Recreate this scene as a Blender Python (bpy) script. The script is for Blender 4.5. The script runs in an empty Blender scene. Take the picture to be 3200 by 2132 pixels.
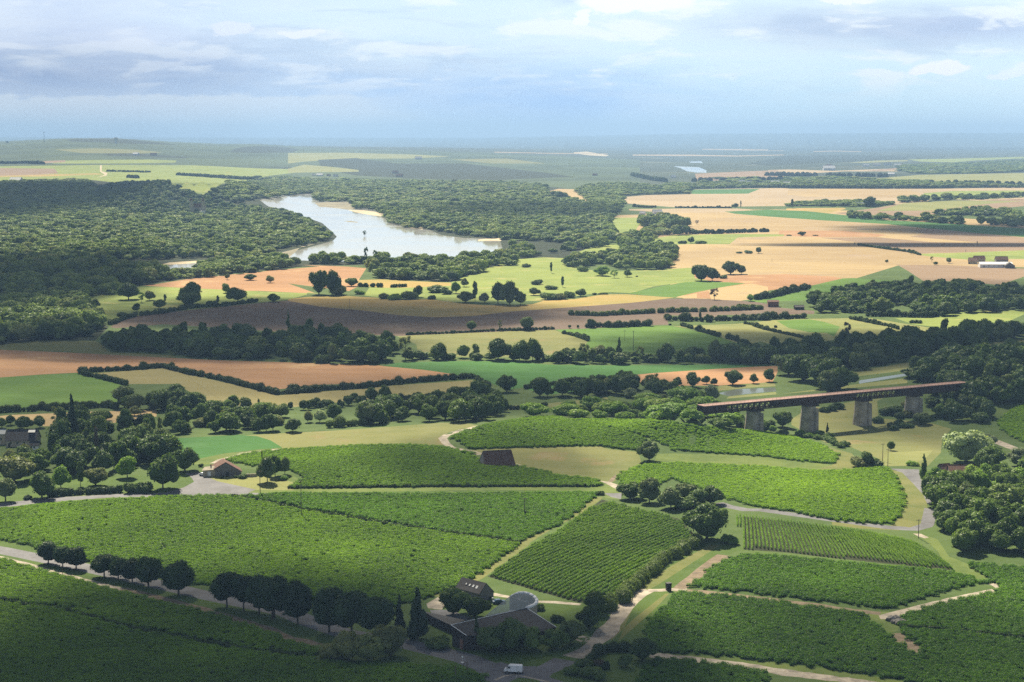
import bpy, math, random
import numpy as np
from mathutils import Vector, geometry
R = math.radians
rng = np.random.default_rng(11)
random.seed(5)
sc = bpy.context.scene
col = sc.collection
# ------------------------------------------------------------------ camera
F, CX, CY, HZ, CH = 5333.33, 1600.0, 1066.0, 425.0, 150.0
TH = math.atan((CY - HZ) / F)
cd = bpy.data.cameras.new('camera'); cam = bpy.data.objects.new('camera', cd); col.objects.link(cam)
cd.lens = 60; cd.sensor_width = 36; cd.clip_start = 1; cd.clip_end = 120000
cam.location = (0, 0, CH); cam.rotation_euler = (math.pi/2 - TH, 0, 0)
sc.camera = cam
# ------------------------------------------------------------------ light
SUN_EL, SUN_AZ = 46.0, -16.0          # azimuth clockwise from +Y
S = Vector((math.sin(R(SUN_AZ))*math.cos(R(SUN_EL)), math.cos(R(SUN_AZ))*math.cos(R(SUN_EL)), math.sin(R(SUN_EL))))
ld = bpy.data.lights.new('sun', 'SUN'); ld.energy = 5.0; ld.angle = R(0.5); ld.color = (1, .89, .68)
sun = bpy.data.objects.new('sun', ld); col.objects.link(sun)
sun.rotation_euler = (-S).to_track_quat('-Z', 'Y').to_euler(); sun.location = (0, 0, 900)
sc.view_settings.view_transform = 'Standard'; sc.view_settings.look = 'None'
sc.view_settings.exposure = 1.28; sc.view_settings.gamma = 1
sc.render.engine = 'CYCLES'
sc.cycles.use_denoising = False
sc.cycles.max_bounces = 5; sc.cycles.diffuse_bounces = 2; sc.cycles.glossy_bounces = 2
sc.cycles.transmission_bounces = 3; sc.cycles.transparent_max_bounces = 12; sc.cycles.volume_bounces = 0

def lin(r, g, b):
    f = lambda c: (c/255/12.92) if c/255 <= .04045 else ((c/255+.055)/1.055)**2.4
    return (f(r), f(g), f(b), 1)

class NT:
    """tiny helper round a node tree"""
    def __init__(s, nt): s.nt = nt; s.n = nt.nodes; s.l = nt.links
    def new(s, t, **k):
        n = s.n.new(t)
        for a, v in k.items(): setattr(n, a, v)
        return n
    def put(s, sock, v):
        if isinstance(v, bpy.types.NodeSocket): s.l.new(v, sock)
        else: sock.default_value = v
    def m(s, op, a, b=0.0, c=None, clamp=False):
        n = s.new('ShaderNodeMath', operation=op, use_clamp=clamp)
        s.put(n.inputs[0], a); s.put(n.inputs[1], b)
        if c is not None: s.put(n.inputs[2], c)
        return n.outputs[0]
    def mix(s, f, a, b, t='MIX'):
        n = s.new('ShaderNodeMix', data_type='RGBA', blend_type=t)
        s.put(n.inputs[0], f); s.put(n.inputs[6], a); s.put(n.inputs[7], b)
        return n.outputs[2]
    def noise(s, vec, scale, detail=2.0, rough=.5, dist=0.0):
        n = s.new('ShaderNodeTexNoise'); s.l.new(vec, n.inputs['Vector'])
        n.inputs['Scale'].default_value = scale; n.inputs['Detail'].default_value = detail
        n.inputs['Roughness'].default_value = rough; n.inputs['Distortion'].default_value = dist
        return n.outputs['Fac']
    def ramp(s, v, lo, hi, a=0.0, b=1.0):
        n = s.new('ShaderNodeMapRange', interpolation_type='SMOOTHSTEP')
        s.put(n.inputs[0], v); n.inputs[1].default_value = lo; n.inputs[2].default_value = hi
        n.inputs[3].default_value = a; n.inputs[4].default_value = b
        return n.outputs[0]
    def comb(s, x, y, z):
        n = s.new('ShaderNodeCombineXYZ'); s.put(n.inputs[0], x); s.put(n.inputs[1], y); s.put(n.inputs[2], z)
        return n.outputs[0]
# ------------------------------------------------------------------ sky
w = bpy.data.worlds.new('World'); sc.world = w; w.use_nodes = True
t = NT(w.node_tree); t.n.clear()
sky = t.new('ShaderNodeTexSky', sky_type='NISHITA', sun_disc=False)
sky.sun_elevation = R(SUN_EL); sky.sun_rotation = R(SUN_AZ); sky.altitude = 200; sky.dust_density = 1.5
tc = t.new('ShaderNodeTexCoord'); sp = t.new('ShaderNodeSeparateXYZ'); t.l.new(tc.outputs['Generated'], sp.inputs[0])
yy = t.m('MAXIMUM', t.m('ABSOLUTE', sp.outputs[1]), .05)
a0 = t.m('DIVIDE', sp.outputs[0], yy); e0 = t.m('DIVIDE', sp.outputs[2], yy)
v1 = t.comb(t.m('MULTIPLY', a0, 9), t.m('MULTIPLY', e0, 42), 3.1)
nA = t.noise(v1, .8, 6, .6); nB = t.noise(v1, 2.2, 6, .62, .4); nC = t.noise(t.comb(t.m('MULTIPLY', a0, 40), t.m('MULTIPLY', e0, 95), 1.7), 1.3, 7, .62)
av = t.m('ADD', a0, t.m('MULTIPLY', t.m('SUBTRACT', nA, .5), .14))
ev = t.m('ADD', e0, t.m('MULTIPLY', t.m('SUBTRACT', nB, .5), .016))
ef = t.m('ADD', e0, t.m('MULTIPLY', t.m('SUBTRACT', nC, .5), .012))
def blob(px, py, sx, sy, k=1.0, a=av, e=ev):
    x = t.m('DIVIDE', t.m('SUBTRACT', a, (px-1600)/F), sx/F); y = t.m('DIVIDE', t.m('SUBTRACT', e, (425-py)/F), sy/F)
    q = t.m('ADD', t.m('MULTIPLY', x, x), t.m('MULTIPLY', y, y))
    return t.m('MULTIPLY', t.m('EXPONENT', t.m('MULTIPLY', q, -1.0)), k, clamp=True)
def puff(px, py, sx, sy, k=1.0, th=.42):   # harder edged cumulus
    return t.m('MULTIPLY', t.ramp(blob(px, py, sx, sy, 1.0, t.m('ADD', a0, t.m('MULTIPLY', t.m('SUBTRACT', nC, .5), .03)), ef), th, th+.22), k)
cc = t.mix(t.ramp(av, -.28, .12), lin(196, 213, 241), lin(222, 243, 253))
cc = t.mix(blob(2500, 330, 900, 120, .7), cc, lin(203, 236, 252))
cc = t.mix(blob(1250, 90, 620, 170, .8), cc, lin(214, 236, 251))
cc = t.mix(blob(1150, 290, 700, 75, .75), cc, lin(176, 206, 246))
cc = t.mix(blob(1720, 345, 460, 120, .95), cc, lin(158, 198, 250))
cc = t.mix(blob(150, 235, 850, 85, 1.0), cc, lin(146, 170, 210))
cc = t.mix(blob(500, 130, 360, 60, .5), cc, lin(208, 218, 243))
cc = t.mix(blob(60, 60, 130, 60, .6), cc, lin(222, 233, 247))
band = t.m('MULTIPLY', t.m('MULTIPLY', t.ramp(ef, (425-412)/F, (425-395)/F), t.ramp(ef, (425-312)/F, (425-296)/F, 1, 0)), t.ramp(av, (1000-1600)/F, (1420-1600)/F, 1, 0))
cc = t.mix(t.m('MULTIPLY', band, .85), cc, lin(216, 226, 238))
cc = t.mix(t.ramp(e0, (425-425)/F, (425-385)/F, .6, 0), cc, lin(186, 213, 243))
cc = t.mix(blob(2950, 95, 680, 62, .95), cc, lin(178, 194, 226))
cc = t.mix(blob(2350, 70, 300, 30, .4), cc, lin(205, 222, 245))
nE = t.noise(t.comb(t.m('MULTIPLY', a0, 11), t.m('MULTIPLY', e0, 75), 8.3), 1.0, 5, .55, .5)
nF = t.noise(t.comb(t.m('MULTIPLY', a0, 16), t.m('MULTIPLY', e0, 70), 2.3), 1.0, 6, .56, .3)
up = t.ramp(e0, .018, .034)
cc = t.mix(t.m('MULTIPLY', t.m('MULTIPLY', t.ramp(nE, .50, .66), up), .5), cc, lin(176, 197, 226))
cc = t.mix(t.m('MULTIPLY', t.m('MULTIPLY', t.ramp(nF, .53, .64), up), t.ramp(av, -.25, .1, .35, .75)), cc, lin(243, 249, 254))
cc = t.mix(puff(1990, 15, 230, 42), cc, lin(250, 254, 255))
cc = t.mix(puff(1825, 62, 40, 30), cc, lin(246, 252, 255))
cc = t.mix(puff(2920, 220, 100, 26), cc, lin(249, 251, 255))
cc = t.mix(puff(2740, 232, 120, 14, .8), cc, lin(238, 247, 254))
cc = t.mix(puff(3120, 240, 60, 12, .8), cc, lin(240, 247, 254))
cc = t.mix(puff(730, 98, 90, 26, .8), cc, lin(225, 233, 248))
cc = t.mix(puff(945, 110, 80, 16, .9), cc, lin(235, 241, 251))
cc = t.mix(puff(2640, 10, 110, 14, .9), cc, lin(246, 250, 255))
cc = t.mix(t.m('MULTIPLY', t.m('SUBTRACT', nB, .42), .9, clamp=True), cc, lin(240, 248, 254))
cc = t.mix(t.ramp(e0, .085, .4), cc, (.62, .62, .60, 1))
dim = t.ramp(e0, .085, .24, 4.75, 1.15)   # sky above the frame dimmed to weaken the fill light on shaded ground
vs = t.new('ShaderNodeVectorMath', operation='SCALE'); t.l.new(cc, vs.inputs[0]); t.l.new(dim, vs.inputs['Scale'])
fin = t.mix(t.ramp(e0, .1, .8, .97, .8), sky.outputs[0], vs.outputs[0])
bg = t.new('ShaderNodeBackground'); t.l.new(fin, bg.inputs[0]); bg.inputs[1].default_value = 0.1
wo = t.new('ShaderNodeOutputWorld'); t.l.new(bg.outputs[0], wo.inputs[0])
# ------------------------------------------------------------------ projection helpers
def rays(px, py):
    px = np.atleast_1d(np.asarray(px, float)); py = np.atleast_1d(np.asarray(py, float))
    x = (px-CX)/F; y = -(py-CY)/F
    return np.stack([x, math.cos(TH)+y*math.sin(TH), -math.sin(TH)+y*math.cos(TH)], 1)
def onz(px, py, z=0.0):
    d = rays(px, py); d[:, 2] = np.minimum(d[:, 2], -1e-3)
    k = (z-CH)/d[:, 2]
    p = d*k[:, None]; p[:, 2] += CH
    return p
def gauss(X, Y, c, sx, sy): return np.exp(-((X-c[0])/sx)**2-((Y-c[1])/sy)**2)
def sst(x, a, b):
    q = np.clip((x-a)/(b-a), 0, 1); return q*q*(3-2*q)
_k1, _k2, _k3, _k4, _k5 = [onz(a, b)[0] for a, b in ((1760, 1360), (470, 665), (2700, 1600), (3080, 1215), (1150, 1480))]
_kb = onz(2720, 1330)[0]; _k6 = onz(1900, 600)[0]; _k7 = onz(1320, 545)[0]
def height(X, Y):
    X = np.asarray(X, float); Y = np.asarray(Y, float)
    h = 7*gauss(X, Y, _k1, 95, 55) + 4*gauss(X, Y, _k3, 80, 60) + 3*gauss(X, Y, _k5, 60, 45)
    h = h + 52*gauss(X, Y, (_k2[0]+20, _k2[1]+380), 170, 330)
    h = h + 15*gauss(X, Y, _k4, 60, 70) - 5*gauss(X, Y, _kb, 75, 60)
    h = h + 9*gauss(X, Y, (90, 838), 24, 20) - 1.0*gauss(X, Y, (150, 860), 20, 20)
    h = h + 1.3*np.sin(X/61+.4)*np.sin(Y/83+1)*sst(Y, 1300, 800)
    u = X/np.maximum(Y, 50)*F+CX
    r = np.interp(u, [-1500, 0, 100, 180, 230, 370, 560, 700, 820, 930, 1050, 1400, 1700, 2100], [90, 104, 116, 126, 131, 131, 100, 84, 84, 66, 60, 48, 26, 0])
    h = h + r*sst(Y, 5600, 11500)*sst(Y, 22000, 14500)
    r2 = np.interp(u, [-1500, 0, 600, 1500, 1900, 2150, 3200, 4500], [110, 120, 105, 100, 135, 205, 222, 225])
    return h + r2*sst(Y, 27000, 36000)
def ground(px, py, tmax=46000.0):
    d = rays(px, py); n = len(d)
    ts = np.geomspace(220, tmax, 420)
    X = d[:, 0:1]*ts; Y = d[:, 1:2]*ts; Z = CH+d[:, 2:3]*ts
    hit = Z-height(X, Y) < 0
    k = np.where(hit.any(1), hit.argmax(1), len(ts)-1); k = np.maximum(k, 1)
    lo = ts[k-1]; hi = ts[k]
    for _ in range(22):
        md = (lo+hi)/2; P = d*md[:, None]
        b = (CH+P[:, 2]-height(P[:, 0], P[:, 1])) < 0
        hi = np.where(b, md, hi); lo = np.where(b, lo, md)
    P = d*hi[:, None]; P[:, 2] = height(P[:, 0], P[:, 1])
    return P
RG = {0: (0, 0, 1.36), 1: (0, 400, .4248), 2: (900, 400, .4248), 3: (1700, 400, .3186), 4: (2400, 400, .3398), 5: (0, 750, .4248), 6: (900, 750, .3398),
      7: (1600, 750, .3398), 8: (2300, 750, .3823), 9: (0, 1200, .3398), 10: (700, 1200, .3398), 11: (1400, 1200, .3398), 12: (2100, 1150, .287),
      13: (2600, 1150, .41465), 14: (0, 1650, .3823), 15: (800, 1700, .4673), 16: (1800, 1650, .5947), 17: (1300, 1780, .2041), 18: (1700, 1950, .2549),
      26: (2240, 1580, .33984), 27: (1480, 1540, .3229), 19: (600, 1400, .1359), 20: (1440, 1360, .102), 21: (0, 1330, .102), 22: (2860, 1420, .102), 23: (2700, 780, .2124), 24: (160, 600, .2379), 25: (2440, 930, .3229), 99: (0, 0, 1)}
def P(s):
    out = []
    for part in s.split(';'):
        r, body = part.split(':'); ox, oy, k = RG[int(r)]
        v = [float(q) for q in body.split()]
        out += [(ox+v[i]*k, oy+v[i+1]*k) for i in range(0, len(v), 2)]
    return out
def W(s):
    p = np.array(P(s)); return ground(p[:, 0], p[:, 1])
def dens(p, step=26.0, closed=True):
    q = []; n = len(p)
    for i in range(n if closed else n-1):
        a = np.array(p[i]); b = np.array(p[(i+1) % n]); k = max(1, int(np.hypot(*(b-a))/step))
        q += [tuple(a+(b-a)*j/k) for j in range(k)]
    if not closed: q.append(tuple(p[-1]))
    return np.array(q)
def inpoly(x, y, poly):
    c = np.zeros(len(x), bool); n = len(poly); j = n-1
    for i in range(n):
        xi, yi = poly[i]; xj, yj = poly[j]
        if yi != yj:
            c ^= ((yi > y) != (yj > y)) & (x < (xj-xi)*(y-yi)/(yj-yi)+xi)
        j = i
    return c
# ------------------------------------------------------------------ object helpers
def tag(o, label=None, cat=None, group=None, kind=None):
    for k, v in (('label', label), ('category', cat), ('group', group), ('kind', kind)):
        if v: o[k] = v
    return o
def mesh_np(name, V, Fa, mat, smooth=False):
    """V (n,3); Fa list of (m,k) index arrays"""
    me = bpy.data.meshes.new(name); V = np.asarray(V, np.float32)
    me.vertices.add(len(V)); me.vertices.foreach_set('co', V.ravel())
    li = np.concatenate([f.ravel() for f in Fa]).astype(np.int32)
    cnt = np.concatenate([np.full(len(f), f.shape[1]) for f in Fa]).astype(np.int32)
    me.loops.add(len(li)); me.loops.foreach_set('vertex_index', li)
    me.polygons.add(len(cnt)); st = np.concatenate([[0], np.cumsum(cnt)[:-1]]).astype(np.int32)
    me.polygons.foreach_set('loop_start', st)
    me.polygons.foreach_set('use_smooth', np.full(len(cnt), smooth))
    if mat: me.materials.append(mat)
    me.update(); me.validate()
    return me
def obj(name, me, parent=None):
    o = bpy.data.objects.new(name, me); col.objects.link(o)
    if parent: o.parent = parent
    return o
def empty(name, loc, rz=0, sz=1.0):
    o = bpy.data.objects.new(name, None); col.objects.link(o); o.location = loc; o.rotation_euler = (0, 0, rz); o.scale = (sz,)*3
    o.empty_display_size = .5
    return o
class MB:
    def __init__(s): s.v = []; s.f = []
    def poly(s, pts): 
        n = len(s.v); s.v += [tuple(p) for p in pts]; s.f.append(list(range(n, n+len(pts)))); return s
    def box(s, x, y, z, sx, sy, sz, rz=0, taper=1.0, ty=None):
        n = len(s.v); c, q = math.cos(rz), math.sin(rz); ty = taper if ty is None else ty
        for k, (dz, fx, fy) in enumerate(((0, 1, 1), (sz, taper, ty))):
            for dx, dy in ((-1, -1), (1, -1), (1, 1), (-1, 1)):
                a = dx*sx/2*fx; b = dy*sy/2*fy
                s.v.append((x+a*c-b*q, y+a*q+b*c, z+dz))
        for f in ((3, 2, 1, 0), (4, 5, 6, 7), (0, 1, 5, 4), (1, 2, 6, 5), (2, 3, 7, 6), (3, 0, 4, 7)): s.f.append([n+i for i in f])
        return s
    def prism(s, ring, tops):      # ring of base points, tops of top points (same count)
        n = len(s.v); k = len(ring)
        s.v += [tuple(p) for p in ring]+[tuple(p) for p in tops]
        for i in range(k): j = (i+1) % k; s.f.append([n+i, n+j, n+k+j, n+k+i])
        s.f.append([n+k+i for i in range(k)]); s.f.append([n+i for i in range(k)][::-1])
        return s
    def tube(s, p0, p1, r0, r1=None, k=8):
        r1 = r0 if r1 is None else r1
        p0 = Vector(p0); p1 = Vector(p1); d = (p1-p0).normalized(); a = d.orthogonal().normalized(); b = d.cross(a)
        A = [p0+(a*math.cos(6.2832*i/k)+b*math.sin(6.2832*i/k))*r0 for i in range(k)]
        B = [p1+(a*math.cos(6.2832*i/k)+b*math.sin(6.2832*i/k))*r1 for i in range(k)]
        return s.prism(A, B)
    def build(s, name, mat, parent=None, bevel=0, smooth=False):
        me = bpy.data.meshes.new(name); me.from_pydata(s.v, [], s.f); me.materials.append(mat)
        import bmesh
        bm = bmesh.new(); bm.from_mesh(me); bmesh.ops.recalc_face_normals(bm, faces=bm.faces); bm.to_mesh(me); bm.free()
        if smooth:
            for p in me.polygons: p.use_smooth = True
        me.update(); o = obj(name, me, parent)
        if bevel:
            m = o.modifiers.new('bevel', 'BEVEL'); m.width = bevel; m.segments = 2; m.limit_method = 'ANGLE'
        return o
# ------------------------------------------------------------------ materials
def newmat(name):
    m = bpy.data.materials.new(name); m.use_nodes = True; t = NT(m.node_tree)
    b = t.n['Principled BSDF']; return m, t, b
_mc = {}
def plain(name, c, rough=.7, var=.15, sc_=.8, metal=0.0, bump=0.0, spec=.3):
    if name in _mc: return _mc[name]
    m, t, b = newmat(name); tc = t.new('ShaderNodeTexCoord')
    n1 = t.noise(tc.outputs['Object'], sc_, 5, .6); n2 = t.noise(tc.outputs['Object'], sc_*7, 3, .6)
    f = t.m('ADD', t.m('MULTIPLY', n1, .7), t.m('MULTIPLY', n2, .3))
    c4 = (*c, 1); lo = tuple(x*(1-var*1.6) for x in c)+(1,); hi = tuple(min(.95, x*(1+var*1.2)) for x in c)+(1,)
    t.put(b.inputs['Base Color'], t.mix(t.ramp(f, .3, .7), lo, hi)); b.inputs['Roughness'].default_value = rough
    b.inputs['Metallic'].default_value = metal; b.inputs['Specular IOR Level'].default_value = spec
    if bump:
        bn = t.new('ShaderNodeBump'); bn.inputs['Strength'].default_value = bump; t.l.new(n2, bn.inputs['Height']); t.l.new(bn.outputs[0], b.inputs['Normal'])
    _mc[name] = m; return m
def field_mat(name, c, c2=None, ang=0.0, streak=1.0, big=.012, fine=.6, var=1.0, c3=None):
    """crop or grass: large soft patches, streaks along the working direction, fine grain"""
    if name in _mc: return _mc[name]
    m, t, b = newmat(name); g = t.new('ShaderNodeNewGeometry'); pos = g.outputs['Position']
    c2 = c2 or tuple(x*.72 for x in c)
    mp = t.new('ShaderNodeMapping'); t.l.new(pos, mp.inputs['Vector']); mp.inputs['Rotation'].default_value = (0, 0, ang); mp.inputs['Scale'].default_value = (.12, 1.6, 1)
    n1 = t.noise(pos, big, 4, .55, .6); n2 = t.noise(mp.outputs[0], .045, 5, .65); n3 = t.noise(pos, fine, 3, .7)
    f = t.m('ADD', t.m('MULTIPLY', n1, .50), t.m('ADD', t.m('MULTIPLY', n2, .34*streak), t.m('MULTIPLY', n3, .16+.34*(1-streak))))
    cA = t.mix(t.ramp(f, .5-.13/var, .5+.13/var), (*c2, 1), (*c, 1))
    if c3: cA = t.mix(t.ramp(t.noise(pos, big*2.3, 4, .6), .56, .68), cA, (*c3, 1))
    sx = t.new('ShaderNodeSeparateXYZ'); mp2 = t.new('ShaderNodeMapping'); t.l.new(pos, mp2.inputs['Vector']); mp2.inputs['Rotation'].default_value = (0, 0, ang*1.7+.35); t.l.new(mp2.outputs[0], sx.inputs[0])
    tram = t.ramp(t.m('PINGPONG', t.m('ADD', sx.outputs[1], t.m('MULTIPLY', n1, 6.0)), 11.0), .0, .9, .28*streak, 0.0)
    cA = t.mix(tram, cA, (*[x*.62 for x in c2], 1))
    cA = t.mix(t.ramp(t.noise(pos, big*6, 5, .65), .42, .66, 0, .35), cA, (*[x*.86+.03 for x in c], 1))
    cA = t.mix(t.ramp(n3, .35, .65, .0, .18), cA, (*[x*.45 for x in c2], 1))
    t.put(b.inputs['Base Color'], cA); b.inputs['Roughness'].default_value = .95; b.inputs['Specular IOR Level'].default_value = .1
    bn = t.new('ShaderNodeBump'); bn.inputs['Strength'].default_value = .5; bn.inputs['Distance'].default_value = .4; t.l.new(n3, bn.inputs['Height']); t.l.new(bn.outputs[0], b.inputs['Normal'])
    _mc[name] = m; return m
def leaf_mat(name, c, c2, tr=.35, rnd=1.0, scale=.5, hue=None, var2=0):
    if name in _mc: return _mc[name]
    m, t, b = newmat(name); tc = t.new('ShaderNodeTexCoord'); oi = t.new('ShaderNodeObjectInfo'); g = t.new('ShaderNodeNewGeometry')
    n1 = t.noise(g.outputs['Position'], scale, 2, .6)
    ri = g.outputs['Random Per Island']
    f = t.m('ADD', t.m('MULTIPLY', oi.outputs['Random'], .42*rnd), t.m('ADD', t.m('MULTIPLY', n1, .5), t.m('MULTIPLY', ri, .42)))
    if var2: f = t.m('ADD', f, t.m('MULTIPLY', t.m('SUBTRACT', t.noise(g.outputs['Position'], var2, 3, .6), .5), .8))
    k = t.mix(t.ramp(f, .3, .3+.72), (*c2, 1), (*c, 1))
    if hue: k = t.mix(t.ramp(oi.outputs['Random'], .8, .97, 0, .8), k, (*hue, 1))
    d = t.new('ShaderNodeBsdfDiffuse'); t.put(d.inputs[0], k); tl = t.new('ShaderNodeBsdfTranslucent')
    t.put(tl.inputs[0], t.mix(.5, k, (c[0]*1.4, c[1]*1.45, c[2]*.4, 1)))
    ms = t.new('ShaderNodeMixShader'); ms.inputs[0].default_value = tr; t.l.new(d.outputs[0], ms.inputs[1]); t.l.new(tl.outputs[0], ms.inputs[2])
    gl = t.new('ShaderNodeBsdfGlossy'); gl.inputs['Roughness'].default_value = .45; gl.inputs[0].default_value = (.8, .85, .8, 1)
    m2 = t.new('ShaderNodeMixShader'); m2.inputs[0].default_value = .015; t.l.new(ms.outputs[0], m2.inputs[1]); t.l.new(gl.outputs[0], m2.inputs[2])
    t.l.new(m2.outputs[0], t.n['Material Output'].inputs[0]); t.n.remove(b)
    _mc[name] = m; return m
def water_mat(name, c=(.40, .40, .37), rough=.05):
    m, t, b = newmat(name); g = t.new('ShaderNodeNewGeometry')
    b.inputs['Base Color'].default_value = (*c, 1); b.inputs['IOR'].default_value = 1.33
    n = t.noise(g.outputs['Position'], .2, 3, .6); n2 = t.noise(g.outputs['Position'], .006, 4, .6, 1.0)
    t.put(b.inputs['Roughness'], t.ramp(n2, .35, .65, rough, rough+.1)); b.inputs['Specular IOR Level'].default_value = .6
    bn = t.new('ShaderNodeBump'); bn.inputs['Strength'].default_value = .03; bn.inputs['Distance'].default_value = .2; t.l.new(n, bn.inputs['Height']); t.l.new(bn.outputs[0], b.inputs['Normal'])
    return m
M = {}
M['ground'] = field_mat('rough_grass', (.085, .13, .032), (.045, .08, .02), big=.02, streak=.5)
M['far_plain'] = field_mat('far_plain', (.055, .075, .04), (.018, .032, .02), big=.0012, streak=.8, fine=.02, c3=(.15, .15, .09))
M['far_hill'] = field_mat('far_hillside', (.075, .11, .045), (.022, .042, .022), big=.0015, streak=.6, fine=.02)
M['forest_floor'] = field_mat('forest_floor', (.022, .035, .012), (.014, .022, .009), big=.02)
M['wheat'] = field_mat('stubble_orange', (.37, .21, .105), (.28, .155, .078), ang=.2, big=.006, var=1.4, c3=(.42, .28, .14))
M['wheat2'] = field_mat('stubble_gold', (.39, .29, .145), (.29, .21, .11), ang=-.12, big=.0035, var=1.5, c3=(.30, .225, .15))
M['pink'] = field_mat('stubble_pale', (.38, .295, .185), (.30, .23, .145), ang=.02, big=.003)
M['ochre'] = field_mat('stubble_ochre', (.40, .27, .09), (.26, .22, .065), ang=-.1, big=.008)
M['plum'] = field_mat('ploughed_soil', (.145, .105, .078), (.105, .072, .054), ang=.15, big=.006, streak=1.0, c3=(.175, .13, .095))
M['brown'] = field_mat('bare_brown', (.27, .19, .125), (.20, .14, .09), ang=.1, big=.006)
M['beige'] = field_mat('ripe_barley', (.27, .235, .095), (.21, .19, .08), ang=.5, big=.01)
M['olive'] = field_mat('mown_meadow', (.185, .185, .065), (.12, .14, .045), ang=-.4, big=.012, c3=(.21, .165, .075))
M['olive2'] = field_mat('hay_meadow', (.24, .24, .085), (.16, .18, .06), ang=.3, big=.01)
M['green'] = field_mat('young_crop', (.055, .155, .03), (.035, .11, .022), ang=.3, big=.008)
M['lime'] = field_mat('bright_crop', (.11, .20, .028), (.07, .145, .022), ang=.1, big=.008)
M['meadow'] = field_mat('light_meadow', (.23, .28, .065), (.14, .19, .045), big=.012, streak=.6, c3=(.30, .29, .10))
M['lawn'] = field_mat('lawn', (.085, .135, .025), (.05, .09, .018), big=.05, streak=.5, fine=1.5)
M['verge'] = field_mat('verge_grass', (.135, .175, .042), (.075, .115, .026), big=.06, streak=.6, fine=1.2)
M['tanverge'] = field_mat('dry_verge', (.165, .165, .055), (.10, .125, .035), big=.06, streak=.6, fine=1.2)
M['vine_soil'] = field_mat('vineyard_floor', (.06, .115, .018), (.035, .07, .012), big=.03, fine=1.0)
M['vine_strip'] = field_mat('vineyard_grass_floor', (.115, .17, .035), (.08, .13, .028), big=.03, fine=1.0)
M['vine_dark'] = field_mat('row_soil_shade', (.030, .038, .014), (.020, .026, .010), big=.05, fine=1.5)  # soil darkened: the shade between the vine rows is put into its colour
M['asphalt'] = plain('asphalt', (.115, .115, .125), .85, .22, .12, bump=.2)
M['track'] = plain('chalk_track', (.31, .27, .215), .95, .3, .25, bump=.4)
M['dirt'] = plain('dirt_track', (.17, .13, .085), .95, .3, .3, bump=.4)
M['sand'] = plain('river_sand', (.42, .35, .23), .95, .2, .02)
M['mud'] = plain('mud_bank', (.20, .18, .12), .95, .25, .02)
M['water'] = water_mat('river_water'); M['canal'] = water_mat('canal_water', (.13, .15, .13), .05)
# ------------------------------------------------------------------ fields (later ones lie over earlier ones)
FIELDS = []   # name, label, material, polygon px
def fld(name, label, mat, s): FIELDS.append([name, label, mat, dens(P(s)) if isinstance(s, str) else s])
def ribbon(name, label, mat, s, wm):
    p = dens(P(s), 22, False); g = ground(p[:, 0], p[:, 1])[:, :2]
    d = np.gradient(g, axis=0); d /= np.linalg.norm(d, axis=1)[:, None]+1e-9; n = np.stack([-d[:, 1], d[:, 0]], 1)
    wj = wm*(1+.12*rng.standard_normal(len(g)))[:, None]/2 if mat in ('dirt', 'track') else wm/2
    FIELDS.append([name, label, mat, ('world', np.concatenate([g+n*wj, (g-n*wj)[::-1]]))])
fld('plain', 'wide wooded river plain fading into blue haze', 'far_plain', '99: -2500 431 5600 431 5600 640 -2500 640')
fld('hill', 'hazy blue-green hills along the left skyline', 'far_hill', '99: -2500 431 0 431 600 440 1000 462 1500 476 2000 500 2000 575 1700 600 -2500 640')
fld('pale_field', 'thin pale field far out on the right plain', 'pink', '3: 870 262 1440 262 1900 272 2354 262 2354 268 1900 280 1440 276 870 272')
fld('pale_field', 'faint pink field close under the right horizon', 'pink', '3: 1550 205 2354 213 2354 224 1900 220 1550 214')
fld('pale_field', 'pale strip beside the far river bend', 'sand', '3: 290 240 420 232 640 270 600 278 430 268 300 250')
fld('river', 'far bend of the river glinting on the plain', 'water', '3: 1270 375 1520 385 1590 415 1595 440 1500 438 1400 425 1340 395')
fld('river', 'distant silver reach of water on the plain', 'water', '3: 1420 330 1540 326 1560 345 1440 342')
fld('crop_field', 'long pale green field under the right horizon', 'meadow', '4: 1290 290 1700 283 2354 265 2354 280 1900 300 1700 318 1400 310')
fld('crop_field', 'grey-green field on the far right of the plain', 'olive2', '4: 1390 432 2354 415 2354 505 1500 505 1200 500 940 470')
fld('pale_field', 'pink-brown field on the plain right of the far bend', 'pink', '4: 0 388 190 382 600 395 1190 372 1190 400 700 400 350 420 0 432')
fld('pale_field', 'pale field right of the far river bend', 'brown', '3: 1480 450 1900 430 2270 415 2354 430 2354 500 1500 520')
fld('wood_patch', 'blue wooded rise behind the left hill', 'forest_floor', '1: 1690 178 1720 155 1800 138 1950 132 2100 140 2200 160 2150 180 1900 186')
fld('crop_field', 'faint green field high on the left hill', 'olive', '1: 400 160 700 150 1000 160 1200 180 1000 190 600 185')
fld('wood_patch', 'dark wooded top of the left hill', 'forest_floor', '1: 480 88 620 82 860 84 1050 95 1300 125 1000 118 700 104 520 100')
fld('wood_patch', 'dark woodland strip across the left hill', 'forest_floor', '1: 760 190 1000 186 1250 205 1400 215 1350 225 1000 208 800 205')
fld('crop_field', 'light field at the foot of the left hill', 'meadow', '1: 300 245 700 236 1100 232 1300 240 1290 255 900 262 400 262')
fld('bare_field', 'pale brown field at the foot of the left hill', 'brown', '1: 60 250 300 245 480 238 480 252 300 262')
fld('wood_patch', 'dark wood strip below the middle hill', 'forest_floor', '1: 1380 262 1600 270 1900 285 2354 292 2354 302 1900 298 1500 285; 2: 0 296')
fld('crop_field', 'pale green field on the middle hill', 'olive2', '2: 0 185 400 182 900 195 1200 210 900 225 400 228 100 250 0 262')
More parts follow.
